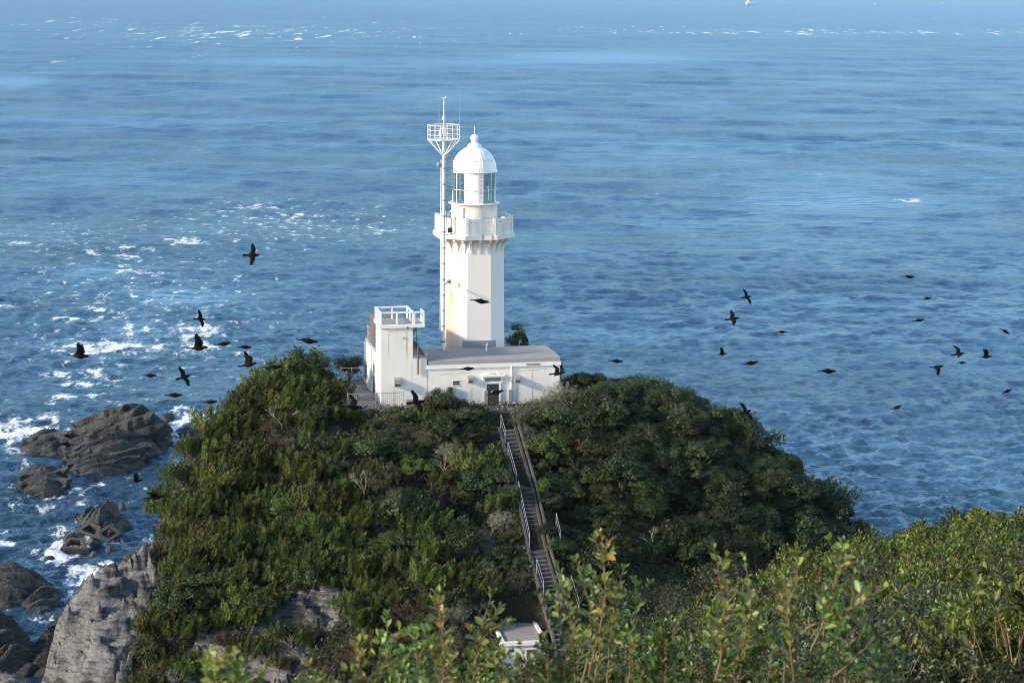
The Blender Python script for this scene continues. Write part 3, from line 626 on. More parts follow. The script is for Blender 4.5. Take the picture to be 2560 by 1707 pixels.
q = MB(); ladder(q, (1.72 * lx, 1.72 * ly, z_st), (1.60 * lx, 1.60 * ly, z_gt + 0.25), (tx, ty, 0), 0.29, 0.017, 0.25)
q.bar((1.60 * lx, 1.60 * ly, z_gt + 0.22), (1.42 * lx, 1.42 * ly, z_gt + 0.3), 0.015, 4); q.build('lantern_ladder', M['metal'], tower)

# ------------------------------------------------------------------ antenna mast
mx_, _ = FP(1108, 700, -2.9); my_ = -2.9
mast = thing('antenna_mast', 'slim white steel mast with round railed platform beside the lighthouse', 'mast', L2W(mx_, my_, 0), PSI)
def MZ(v, u=1110): return FP(u, v, my_)[1]
zpf = MZ(349); zpr = MZ(313); zk = MZ(389)
q = MB().bar((0, 0, 2.0), (0, 0, MZ(640)), 0.135, 12, 0.12).bar((0, 0, MZ(640)), (0, 0, zpf), 0.115, 12, 0.105).bar((0, 0, zpf), (0, 0, MZ(300)), 0.06, 8, 0.05)
pole = q.build('pole', M['steel'], mast)
q = MB().bar((-0.19, 0.02, 2.0), (-0.165, 0.02, MZ(400)), 0.028, 6); q.build('cable_conduit', M['steel'], mast)
for k in range(14):
    z_ = 2.4 + k * 1.02
    if z_ > zk: break
    MB().bar((0, 0, z_ - 0.04), (0, 0, z_ + 0.04), 0.16, 12).bar((-0.19, 0.02, z_), (0, 0, z_), 0.03, 5).build('clamp', M['dark'] if k < 2 else M['metal'], mast)
RPf = 1.03; oc = [(RPf * math.cos(math.pi / 8 + k * math.pi / 4), RPf * math.sin(math.pi / 8 + k * math.pi / 4)) for k in range(8)]
q = MB()
for a, b in zip(oc, oc[1:] + oc[:1]): q.bar((*a, zpf), (*b, zpf), 0.045, 6)
for k in range(-5, 6):
    w = math.sqrt(max(0, 1 - (k / 6.0) ** 2)) * 0.98; q.box(-w, w, k * 0.16 - 0.012, k * 0.16 + 0.012, zpf - 0.03, zpf + 0.01); 
q.build('platform_floor', M['steel'], mast)
q = MB()
for a, b in zip(oc, oc[1:] + oc[:1]):
    for hgt, r in ((1.0, 0.03), (0.66, 0.018), (0.33, 0.018)): q.bar((*a, zpf + hgt * (zpr - zpf)), (*b, zpf + hgt * (zpr - zpf)), r, 5)
for a in oc: q.bar((*a, zpf), (*a, zpr), 0.028, 6)
q.build('railing', M['steel'], mast)
for k in (0, 2, 3, 4, 6, 7): MB().bar((*oc[k], zpf - 0.02), (0.08 * oc[k][0], 0.08 * oc[k][1], zk), 0.038, 6).build('strut', M['steel'], mast)
q = MB().bar((0, 0, MZ(300)), (0, 0, MZ(247)), 0.035, 6, 0.02).bar((0, 0, MZ(262)), (0, 0, MZ(254)), 0.06, 8).bar((0, 0, MZ(300)), (0, 0, MZ(292)), 0.09, 8); q.build('top_pole', M['steel'], mast)
q = MB().bar((-0.28, 0, MZ(246)), (0.12, 0, MZ(245)), 0.018, 5).bar((0.12, 0, MZ(246)), (0.12, 0, MZ(242)), 0.05, 8); q.build('wind_sensor', M['steel'], mast)
q = MB().add([(-0.30, 0.008, MZ(239)), (-0.24, 0.008, MZ(241)), (-0.24, 0.008, MZ(251)), (-0.31, 0.008, MZ(252)), (-0.30, -0.008, MZ(239)), (-0.24, -0.008, MZ(241)), (-0.24, -0.008, MZ(251)), (-0.31, -0.008, MZ(252))],
    [(0, 1, 2, 3), (7, 6, 5, 4), (0, 4, 5, 1), (1, 5, 6, 2), (2, 6, 7, 3), (3, 7, 4, 0)]); q.build('wind_vane', painted('faded_red', (0.5, 0.25, 0.2)), mast)
q = MB().bar((0.98, -0.2, zpf), (1.0, -0.2, MZ(228)), 0.02, 5, 0.009); q.build('whip_antenna', M['rail'], mast)
q = MB().bar((-0.25, 0.3, zpf), (-0.25, 0.3, MZ(272)), 0.022, 5, 0.014); q.build('short_antenna', M['rail'], mast)
q = MB().box(-0.12, 0.12, -0.12, 0.12, zpf + 0.35, zpf + 0.75, 0.02).box(-0.32, -0.2, -0.05, 0.05, zpf + 0.2, zpf + 0.62, 0.02).bar((-0.3, 0, zpf), (0.0, 0, zpf + 0.6), 0.02, 5).bar((0.35, 0.1, zpf), (0, 0, zpf + 0.6), 0.02, 5).bar((0.2, -0.3, zpf), (0, 0, zpf + 0.5), 0.02, 5); q.build('antenna_box', M['steel'], mast)
q = MB(); ladder(q, (0.34, 0.05, MZ(586)), (0.40, 0.05, MZ(352)), (1, 0.1, 0), 0.30, 0.017, 0.27); q.bar((0.0, 0.0, MZ(420)), (0.5, 0.05, MZ(420)), 0.02, 5).bar((0, 0, MZ(520)), (0.5, 0.05, MZ(520)), 0.02, 5); q.build('mast_ladder', M['metal'], mast)
q = MB().bar((-0.30, 0, MZ(413)), (-0.02, 0, MZ(411)), 0.015, 5).lathe([(0.0, MZ(417)), (0.08, MZ(416)), (0.12, MZ(413)), (0.12, MZ(409)), (0.0, MZ(405))], 14, (-0.34, 0)); q.build('camera_ball', M['metal'], mast, True)
za = MZ(712); q = MB().bar((0, 0, za), (0.62, 1.3, za), 0.035, 6).bar((0, 0, za - 0.12), (0.62, 1.3, za), 0.02, 5).box(0.5, 0.75, 1.25, 1.4, za - 0.12, za + 0.12); q.build('wall_bracket', M['metal'], mast)
za = MZ(420); q = MB().box(0.52, 0.62, -0.05, 0.05, MZ(475), MZ(394)).bar((0.05, 0, za + 0.5), (0.95, 0, za + 0.5), 0.022, 5).bar((0.93, 0, za + 0.5), (0.93, 0, MZ(478)), 0.018, 5).bar((0.05, 0, MZ(476)), (0.95, 0, MZ(476)), 0.022, 5); q.build('cable_frame', M['metal'], mast)
q = MB().box(0.30, 0.75, -0.08, 0.12, MZ(588), MZ(553), 0.01); 
q = MB().bar((0.2, 0, MZ(588)), (0.78, 0, MZ(583)), 0.022, 5).bar((0.78, 0, MZ(583)), (0.78, 0, MZ(545)), 0.02, 5).bar((0.52, 0, MZ(588)), (0.52, 0, MZ(545)), 0.02, 5).box(0.30, 0.60, 0.0, 0.12, MZ(582), MZ(570)); q.build('ladder_landing', M['dark'], mast)

# ------------------------------------------------------------------ machine building
bld = thing('station_building', 'low white building with flat grey roof and square lookout block in front of the lighthouse', 'building', (OX, OY, GZ), PSI)
def FZ(v, u=1250, ly=-YF): return FP(u, v, ly)[1]
def FX(u, v=980, ly=-YF): return FP(u, v, ly)[0]
ze = FZ(913, 1068)            # bottom of grey roof edge / top of cornice
zec = FZ(920, 1068)
yb = -YF + 4.2
RUSTS = []
def stain(u, v, su, h, col=(0.50, 0.32, 0.16), a=0.5):
    x, z = FP(u, v); RUSTS.append(((x, -YF, z - h * 0.5), (su, 0.3, h), col, a))
stain(985, 985, 0.16, 1.0); stain(1018, 840, 0.10, 1.3); stain(1179, 970, 0.12, 0.8); stain(1293, 968, 0.10, 0.7, (0.5, 0.4, 0.3), .4); stain(1136, 975, 0.16, 1.0, (0.42, 0.36, 0.30), .4)
stain(1030, 915, 0.06, 1.1, (0.45, 0.38, 0.28), .4)
M['wall'] = painted('station_wall_paint', (0.79, 0.755, 0.70), (0.44, 0.37, 0.28), 0.34, 0.65, 0.9, True, RUSTS)
q = MB().box(xC, xD, -YF, yb, -1.2, ze - 0.02); q.build('main_wall', M['wall'], bld)
h2 = FZ(894, 1050)
q = MB().box(xA, xC - 0.003, -YF, -YF + 6.6, -1.2, h2); q.build('annex_wall', M['wall'], bld)
zt = FZ(811, 993)
q = MB().box(xA - 0.003, xB, -YF - 0.003, -YF + 2.2, h2 - 3.0, zt - 0.22); q.build('tower_wall', M['wall'], bld)
q = MB().box(xC - 0.08, xD + 0.06, -YF - 0.08, -YF + 0.3, ze - 0.25, ze); q.box(xD - 0.2, xD + 0.06, -YF + 0.3, yb, ze - 0.25, ze); q.build('cornice', M['trim'], bld)
rp = [(-YF - 0.04, ze + 0.003), (-YF + 0.0, ze + 0.24), (-YF + 0.12, ze + 0.28), (-YF + 1.4, ze + 0.33), (-YF + 2.8, ze + 0.33), (-YF + 4.2, ze + 0.29), (-YF + 4.2, ze + 0.003)]
q = MB().extr(rp, xC + 0.06, xD + 0.02); q.build('roof', M['roofgrey'], bld)
x_, z_ = FP(1216, 873, -YF + 2); q = MB().bar((x_, -YF + 2, z_ - .1), (x_, -YF + 2, ze + 0.8), 0.05, 8).bar((x_, -YF + 2, ze + 0.8), (x_ + 0.07, -YF + 2, ze + 0.92), 0.05, 8); q.build('roof_vent', M['trim'], bld)
# main block left parapet, sloping toward the back
q = MB().extr([(-YF - 0.02, h2 - 0.1), (-YF - 0.02, h2 + 0.22), (-YF + 5.4, h2 + 0.30), (-YF + 5.4, h2 - 0.1)], xC - 0.10, xC + 0.055); q.build('side_parapet', M['flash'], bld)
q = MB().box(xB + 0.002, xC - 0.11, -YF - 0.03, -YF + 0.10, h2, h2 + 0.09).box(xA - 0.04, xA + 0.12, -YF + 2.2, -YF + 6.44, h2, h2 + 0.22).box(xA - 0.04, xC - 0.11, -YF + 6.45, -YF + 6.62, h2, h2 + 0.22); q.build('coping', M['flash'], bld)
q = MB().box(xA + 0.13, xC - 0.11, -YF + 2.21, -YF + 6.44, h2, h2 + 0.05).box(xB + 0.003, xC - 0.11, -YF + 0.11, -YF + 2.2, h2, h2 + 0.05); q.build('annex_roof', M['roofgrey'], bld)
# lookout slab and railing
xs1 = FX(1061, 812); z0s = zt - 0.22
q = MB().box(xA - 0.12, xs1, -YF - 0.12, -YF + 2.3, z0s, zt - 0.0, 0.012); slab = q.build('lookout_slab', M['trim'], bld)
q = MB().box(xA + 0.0, xs1 - 0.1, -YF + 0.0, -YF + 2.18, zt, zt + 0.008); q.build('slab_surface', M['roofgrey'], slab)
q = MB(); xk = FX(1052, 820); zlow = FZ(856, 1034)
q.add([(xB + 0.004, -YF + 0.7, z0s), (xk, -YF + 0.7, z0s), (xB + 0.004, -YF + 0.7, zlow), (xB + 0.004, -YF + 2.1, z0s), (xk, -YF + 2.1, z0s), (xB + 0.004, -YF + 2.1, zlow)], [(0, 1, 2), (3, 5, 4), (0, 3, 4, 1), (1, 4, 5, 2), (0, 2, 5, 3)]); q.build('slab_bracket', M['flash'], bld)
zr_ = zt + 0.80; x0, x1, y0, y1 = xA - 0.02, xs1 - 0.05, -YF - 0.03, -YF + 2.2
def rail_run(pts, n):
    q = MB()
    for (a, b), k in zip(zip(pts, pts[1:]), n):
        a, b = Vector(a), Vector(b); d = (b - a); ang = math.atan2(d.y, d.x); L_ = d.length; Mx = Matrix.Translation((a.x, a.y, 0)) @ Matrix.Rotation(ang, 4, 'Z')
        t = MB().box(-0.045, L_ + 0.045, -0.05, 0.05, zr_ - 0.09, zr_)
        for i in range(k + 1): t.box(L_ * i / k - 0.045, L_ * i / k + 0.045, -0.044, 0.044, zt + 0.005, zr_ - 0.091)
        t.xf(Mx); q.add(t.v, t.f)
    return q
xm = xB + 0.0
rail_run([(x0, y0), (xm, y0)], [2]).build('lookout_railing', M['trim'], bld)
rail_run([(x0, y0 + .1), (x0, y1)], [3]).build('lookout_railing', M['trim'], bld)
rail_run([(x0 + .1, y1), (xm, y1)], [2]).build('lookout_railing', M['trim'], bld)
rail_run([(xm, y0 + .1), (xm, y1 - .1)], [2]).build('lookout_railing', M['trim'], bld)
rail_run([(xm + 0.1, y0), (x1, y0)], [1]).build('lookout_railing', M['trim'], bld)
rail_run([(x1, y0 + .1), (x1, y0 + 1.0)], [2]).build('lookout_railing', M['trim'], bld)
# equipment cabinet behind the lookout block
cabz = FP(918, 783, -YF + 5.1)[1]
q = MB().box(xA + 0.02, xA + 2.0, -YF + 2.25, -YF + 5.1, h2 + 0.25, cabz, 0.03)
q.build('roof_cabinet', M['taupe'], bld)
q = MB()
for k in range(6): q.box(xA + 0.008, xA + 0.022, -YF + 2.4 + k * 0.5, -YF + 2.42 + k * 0.5, h2 + 0.3, cabz - 0.1)
q.build('cabinet_seam', M['dark'], bld)
q = MB()
for k in range(5): q.bar((xA + 0.05, -YF + 4.6 + 0.4 * k, h2 + .2), (xA + 0.05, -YF + 4.6 + 0.4 * k, h2 + 1.1), 0.015, 4)
for z_ in (0.65, 1.1): q.bar((xA + 0.05, -YF + 4.5, h2 + z_), (xA + 0.05, -YF + 6.3, h2 + z_), 0.015, 4)
q.build('roof_guardrail', M['metal'], bld)
q = MB()
for k in range(4): q.bar((xA + 0.05, -YF + 2.28 + 0.14 * k, h2 + .2), (xA + 0.05, -YF + 2.28 + 0.14 * k, h2 + 1.25), 0.014, 4)
for z_ in (0.5, 0.85, 1.25): q.bar((xA + 0.05, -YF + 2.25, h2 + z_), (xA + 0.05, -YF + 2.72, h2 + z_), 0.014, 4)
q.build('roof_guardrail', M['rail'], bld)
# roof ladder / dark frame between block and main roof
q = MB(); 
for dx in (0.25, 0.62, 0.95): q.bar((xB + dx, -YF + 4.2, h2), (xB + dx, -YF + 4.2, h2 + 1.5), 0.018, 4)
for dz in (0.5, 0.9, 1.3): q.bar((xB + 0.25, -YF + 4.2, h2 + dz), (xB + 0.95, -YF + 4.2, h2 + dz), 0.012, 4)
q.bar((xB + 0.1, -YF + 3.6, h2 + 0.9), (xC - 0.1, -YF + 2.8, h2 + 0.35), 0.03, 5); q.build('roof_frame', M['dark'], bld)
# door, surround and pediment
dx0, dx1 = FX(1216.5, 1000), FX(1247, 1000); dz0, dz1 = FZ(1025, 1232), FZ(959, 1232)
q = MB().box(dx0, dx1, -YF - 0.03, -YF + 0.05, dz0, dz1, 0.005); door = q.build('door', M['door'], bld)
q = MB().bar((dx0 + 0.08, -YF - 0.07, dz0 + 0.85), (dx0 + 0.08, -YF - 0.03, dz0 + 0.85), 0.03, 8).box(dx0 + 0.06, dx0 + 0.16, -YF - 0.075, -YF - 0.055, dz0 + 0.84, dz0 + 0.87); q.build('handle', M['metal'], door)
q = MB().box(dx0 + 0.28, dx0 + 0.55, -YF - 0.045, -YF - 0.031, dz0 + 1.08, dz0 + 1.24); q.build('notice', M['trim'], door)
for z_ in (0.25, 1.5): MB().box(dx0 + 0.01, dx0 + 0.16, -YF - 0.042, -YF - 0.031, dz0 + z_, dz0 + z_ + 0.04).build('hinge', M['metal'], door)
q = MB().box(dx0 - 0.12, dx0 - 0.01, -YF - 0.07, -YF, dz0, dz1 + 0.12).box(dx1 + 0.01, dx1 + 0.12, -YF - 0.07, -YF, dz0, dz1 + 0.12).box(dx0 - 0.009, dx1 + 0.009, -YF - 0.07, -YF, dz1 + 0.004, dz1 + 0.12); q.build('door_frame', M['trim'], bld)
pz = FZ(939, 1232)
q = MB().box(dx0 - 0.36, dx1 + 0.36, -YF - 0.22, -YF, pz - 0.03, pz + 0.06).box(dx0 - 0.31, dx1 + 0.31, -YF - 0.16, -YF, pz - 0.10, pz - 0.031)
for sx in (dx0 - 0.27, dx1 + 0.13): q.extr([(-YF, pz - 0.48), (-YF - 0.06, pz - 0.48), (-YF - 0.08, pz - 0.3), (-YF - 0.15, pz - 0.11), (-YF, pz - 0.11)], sx, sx + 0.14)
q.box(dx0 - 0.1, dx1 + 0.1, -YF - 0.05, -YF, pz - 0.50, pz - 0.44)
ped = q.build('door_pediment', M['trim'], bld)
cxm = (dx0 + dx1) / 2
q = MB().box(cxm - 0.40, cxm + 0.40, -YF - 0.07, -YF, pz + 0.061, pz + 0.20).add([(cxm - 0.52, -YF - 0.05, pz + 0.062), (cxm - 0.401, -YF - 0.05, pz + 0.062), (cxm - 0.401, -YF - 0.05, pz + 0.17), (cxm - 0.52, -YF, pz + 0.062), (cxm - 0.401, -YF, pz + 0.062), (cxm - 0.401, -YF, pz + 0.17)], [(0, 1, 2), (3, 5, 4), (0, 2, 5, 3)])
q.add([(cxm + 0.52, -YF - 0.05, pz + 0.062), (cxm + 0.401, -YF - 0.05, pz + 0.062), (cxm + 0.401, -YF - 0.05, pz + 0.17), (cxm + 0.52, -YF, pz + 0.062), (cxm + 0.401, -YF, pz + 0.062), (cxm + 0.401, -YF, pz + 0.17)], [(0, 2, 1), (3, 4, 5), (0, 3, 5, 2)]); q.build('crest_tablet', M['trim'], ped)
q = MB()
for k in (-1, 0, 1): q.box(cxm + k * 0.14 - 0.035, cxm + k * 0.14 + 0.035, -YF - 0.09, -YF - 0.071, pz + 0.10, pz + 0.17)
q.build('raised_mark', M['conc'], ped)
q = MB().box(dx0 - 0.1, dx1 + 0.1, -YF - 0.012, -YF - 0.003, dz1 + 0.16, pz - 0.12); q.build('transom_panel', M['conc'], bld)
q = MB().box(dx0 - 0.02, dx1 + 0.5, -YF - 0.75, -YF - 0.01, dz0 - 0.16, dz0 - 0.02, 0.01); q.build('doorstep', M['conc'], bld)
# vents, window, boxes, pipes
def vent(u0, u1, v0, v1, label):
    a, zt_ = FP(u0, v0); b, zb_ = FP(u1, v1); t = thing_part = MB()
    d0 = 0.34; y = -YF
    t.add([(a, y, zt_), (b, y, zt_), (b, y - d0, zt_ - 0.12), (a, y - d0, zt_ - 0.12), (a, y, zb_), (b, y, zb_), (b, y - d0, zb_), (a, y - d0, zb_)],
          [(0, 3, 2, 1), (4, 5, 6, 7), (3, 7, 6, 2), (0, 4, 7, 3), (1, 2, 6, 5), (0, 1, 5, 4)])
    o = t.build('vent_hood', M['metal'], bld, label=label)
    MB().box(a + 0.03, b - 0.03, y - d0 - 0.012, y - d0 - 0.001, zb_ + 0.04, zb_ + 0.16).build('grille', M['dark'], o)
vent(984, 1000, 943, 964, 'large grey metal vent hood on the lookout block'); vent(1168, 1180, 939, 955, None or 'small metal vent hood left of the door pediment'); vent(1285, 1298, 938, 954, 'small metal vent hood right of the drainpipe')
a, z1_ = FP(1132.5, 952); b, z0_ = FP(1148, 962)
w_ = MB().box(a, b, -YF - 0.02, -YF + 0.05, z0_, z1_); win = w_.build('window', M['dark'], bld)
MB().box(a - 0.03, b + 0.03, -YF - 0.04, -YF - 0.001, z0_ - 0.04, z0_ - 0.001).box(a - 0.03, b + 0.03, -YF - 0.04, -YF - 0.001, z1_ + 0.001, z1_ + 0.04).build('window_frame', M['trim'], win)
MB().box(a + 0.02, b - 0.02, -YF - 0.03, -YF - 0.021, (z0_ + z1_) / 2 - 0.01, (z0_ + z1_) / 2 + 0.01).build('bar', M['metal'], win)
a, z1_ = FP(1119, 967); b, z0_ = FP(1130, 995.5)
cab = MB().box(a, b, -YF - 0.2, -YF - 0.002, z0_, z1_, 0.01).build('meter_box', M['taupe'], bld)
MB().box(a + 0.05, b - 0.05, -YF - 0.215, -YF - 0.201, z1_ - 0.26, z1_ - 0.08).build('meter_dial', M['dark'], cab)
a, z1_ = FP(1087, 967); b, z0_ = FP(1094, 974); MB().box(a, b, -YF - 0.08, -YF - 0.002, z0_, z1_, 0.005).build('junction_box', M['trim'], bld)
p1 = FP(1087, 971); p2 = FP(1086, 977); p3 = FP(1063, 980); p4 = FP(1062, 1022)
MB().path([(x, -YF - 0.03, z) for x, z in (p1, p2, p3, p4)], 0.018, 5).build('conduit', M['metal'], bld)
x_, za_ = FP(1278, 914); MB().bar((x_, -YF - 0.06, za_), (x_, -YF - 0.06, 0.1), 0.045, 8).build('drainpipe', M['trim'], bld)
MB().bar((x_, -YF - 0.06, za_ - 1.7), (x_, -YF - 0.06, za_ - 1.6), 0.055, 8).bar((x_, -YF - 0.06, za_ - 1.0), (x_, -YF - 0.06, za_ - 0.94), 0.055, 8).build('pipe_clip', M['metal'], bld)
x_, za_ = FP(1044.5, 866); _, zb_ = FP(1044.5, 935); MB().bar((x_, -YF - 0.09, za_), (x_, -YF - 0.09, zb_), 0.05, 8).bar((x_, -YF - 0.09, h2 + 0.05), (x_, -YF + 0.2, h2 + 0.05), 0.03, 6).build('overflow_pipe', M['taupe'], bld)
# shallow panel joints
q = MB()
for (u, v, u2, v2) in ((1096, 936, 1176, 931), (1300, 927, 1368, 922), (1068, 915, 1068, 1035), (1330, 925, 1330, 1010), (1068, 1003, 1200, 998)):
    a, za_ = FP(u, v); b, zb_ = FP(u2, v2); q.bar((a, -YF + 0.002, za_), (b, -YF + 0.002, zb_), 0.012, 4)
q.build('render_joint', M['conc'], bld)
a, za_ = FP(1315, 907); b, zb_ = FP(1349, 911.5); MB().box(a, b, -YF - 0.10, -YF - 0.081, zb_, za_ - 0.02).build('overflow_slot', M['conc'], bld)
# faint rectangle on lookout block and a small round vent
a, z1_ = FP(970, 832); b, z0_ = FP(1015, 883); q = MB()
for c in ((a, b, z0_, z0_ + .02), (a, b, z1_, z1_ + .02), (a, a + .02, z0_ + .02, z1_), (b, b + .02, z0_ + .02, z1_)): q.box(c[0], c[1], -YF - 0.012, -YF - 0.004, c[2], c[3])
q.build('panel_outline', M['wall'], bld)
x_, z_ = FP(1008.5, 845); MB().bar((x_, -YF - 0.06, z_), (x_, -YF, z_), 0.055, 12).build('round_vent', M['metal'], bld)
x_, z_ = FP(1018, 816); MB().box(x_ - 0.05, x_ + 0.05, -YF - 0.15, -YF - 0.01, z_ - 0.12, z_, 0.01).build('lamp_bracket', M['dark'], bld)
# left side door, pipes
sd = MB().box(xA - 0.045, xA + 0.02, -YF + 2.3, -YF + 3.2, 0.3, 2.25, 0.005).build('side_door', M['taupe'], bld)
MB().box(xA - 0.055, xA - 0.046, -YF + 2.6, -YF + 2.85, 1.4, 1.6).build('notice', M['trim'], sd)
MB().box(xA - 0.06, xA - 0.001, -YF + 2.15, -YF + 2.29, 0.3, 2.4).box(xA - 0.06, xA - 0.001, -YF + 3.21, -YF + 3.35, 0.3, 2.4).box(xA - 0.06, xA - 0.001, -YF + 2.291, -YF + 3.209, 2.26, 2.4).build('side_door_frame', M['trim'], bld)
MB().bar((xA - 0.08, -YF + 6.4, 0.1), (xA - 0.08, -YF + 6.4, h2), 0.05, 8).build('drainpipe', M['rail'], bld)
MB().bar((xA - 0.06, -YF + 3.6, 1.0), (xA - 0.06, -YF + 3.6, 2.9), 0.03, 6).bar((xA - 0.06, -YF + 3.6, 2.9), (xA - 0.06, -YF + 4.2, 2.95), 0.03, 6).build('conduit', M['rail'], bld)
MB().box(xA - 1.1, xA - 0.002, -YF + 2.0, -YF + 3.4, -0.1, 0.28, 0.02).box(xA - 1.35, xA - 1.102, -YF + 2.1, -YF + 3.3, -0.1, 0.13, 0.02).build('side_steps', M['conc'], bld)

# terrace
q = MB().box(xA - 2.3, xA - 0.01, -YF - 1.0, -YF + 7.2, -0.5, 0.0).box(xA - 0.01, FX(1065), -YF - 1.0, -YF - 0.01, -0.5, 0.0)
o = q.build('terrace_paving', M['conc']); o.location = (OX, OY, GZ); o.rotation_euler = (0, 0, PSI); setting(o, 'grey concrete terrace along the left and front of the building')
q = MB().box(dx0 - 0.45, dx1 + 0.65, -YF - 2.1, -YF - 0.76, -0.5, -0.02); o = q.build('entrance_path', M['conc']); o.location = (OX, OY, GZ); o.rotation_euler = (0, 0, PSI); setting(o, 'concrete path from the stairs to the door')
# terrace fence
tf = thing('metal_fence', 'dark metal railing along the edge of the terrace left of the building', 'fence', L2W(xA - 2.2, -YF - 0.95, 0), PSI)
Lf = 6.4; Wf = FX(1003, 1050) - (xA - 2.2)
for name, a, b in (('fence_panel', Vector((0, 0, 0)), Vector((Wf, 0, 0))), ('fence_panel', Vector((0, 0, 0)), Vector((0, Lf, 0)))):
    q = MB(); d = (b - a); n_ = int(d.length / 0.125)
    for k in range(1, n_): p = a + d * (k / n_); q.bar(p + Vector((0, 0, 0.12)), p + Vector((0, 0, 1.05)), 0.009, 4)
    q.bar(a + Vector((0, 0, 1.06)), b + Vector((0, 0, 1.06)), 0.022, 5); q.bar(a + Vector((0, 0, 0.1)), b + Vector((0, 0, 0.1)), 0.018, 5); q.build(name, M['metal'], tf)
    for k in range(int(d.length / 1.5) + 1): p = a + d * (k / max(1, int(d.length / 1.5))); MB().bar(p, p + Vector((0, 0, 1.1)), 0.028, 5).build('post', M['metal'], tf)
# low wall and gate posts
a, _ = FP(1015, 1030, -YF - 0.9); b, _ = FP(1062, 1030, -YF - 0.9)
o = MB().box(0, b - a, -0.12, 0.12, -0.3, 0.55, 0.015).build('low_wall', M['conc']); o.location = L2W(a, -YF - 0.9, 0); o.rotation_euler = (0, 0, PSI); tag(o, 'low weathered concrete wall in front of the building between fence and bushes', 'wall')
for u, lb in ((1214, 'grey concrete gate post left of the entrance door'), (1275, 'grey concrete gate post right of the entrance door')):
    a, _ = FP(u, 1035, -YF - 0.95); hh = 1.0
    o = MB().box(-0.13, 0.13, -0.13, 0.13, -0.5, hh, 0.02).add([(-0.11, -0.11, hh), (0.11, -0.11, hh), (0.11, 0.11, hh), (-0.11, 0.11, hh), (0, 0, hh + 0.06)], [(0, 1, 4), (1, 2, 4), (2, 3, 4), (3, 0, 4)]).build('gate_post', M['conc'])
    o.location = L2W(a, -YF - 0.95, 0); o.rotation_euler = (0, 0, PSI); tag(o, lb, 'post', 'gate posts by the entrance')
# railing right of the building, behind the bushes
fr = P(1402, 948, 127.5)
t = thing('wire_fence', 'thin pale railing on the cliff top just right of the building', 'fence', fr, math.radians(8))
q = MB()
for z_ in (0.0, -0.35): q.bar((-0.3, 0, 0.75 + z_), (1.9, 0, 0.15 + z_), 0.013, 4)
q.build('rail', M['rail'], t)
for k in range(3): MB().bar((k * 0.9, 0, -1.5), (k * 0.9, 0, 0.72 - 0.26 * k), 0.018, 5).build('post', M['rail'], t)
fl = P(872, 925, 128)
t = thing('wire_fence', 'short pale railing on the grassy edge behind the left corner of the building', 'fence', fl, math.radians(0))
MB().bar((-0.5, 0, 0.15), (1.0, 0, 0.1), 0.018, 4).bar((-0.5, 0, -0.2), (1.0, 0, -0.25), 0.018, 4).build('rail', M['rail'], t)
for k in range(3): MB().bar((-0.5 + k * 0.7, 0, -1.5), (-0.5 + k * 0.7, 0, 0.2), 0.025, 5).build('post', M['rail'], t)
# small covered things right of the building
pc = P(1411, 985, 125.5); q = MB().lathe([(0.0, 0.62), (0.28, 0.58), (0.42, 0.4), (0.48, 0.1), (0.5, -0.6)], 16); o = q.build('covered_tank', M['purple'], None, True); o.location = pc; o.location.z -= 0.35; tag(o, 'rounded purplish covered tank among the bushes right of the building', 'tank')
pc = P(1475, 985, 125.5); q = MB().lathe([(0.0, 0.5), (0.25, 0.47), (0.36, 0.3), (0.38, -0.6)], 16); o = q.build('ventilation_cap', M['oldconc'], None, True); o.location = pc; o.scale = (0.8, 0.8, 0.8); tag(o, 'small pale concrete cap below the thin railing right of the building', 'vent')

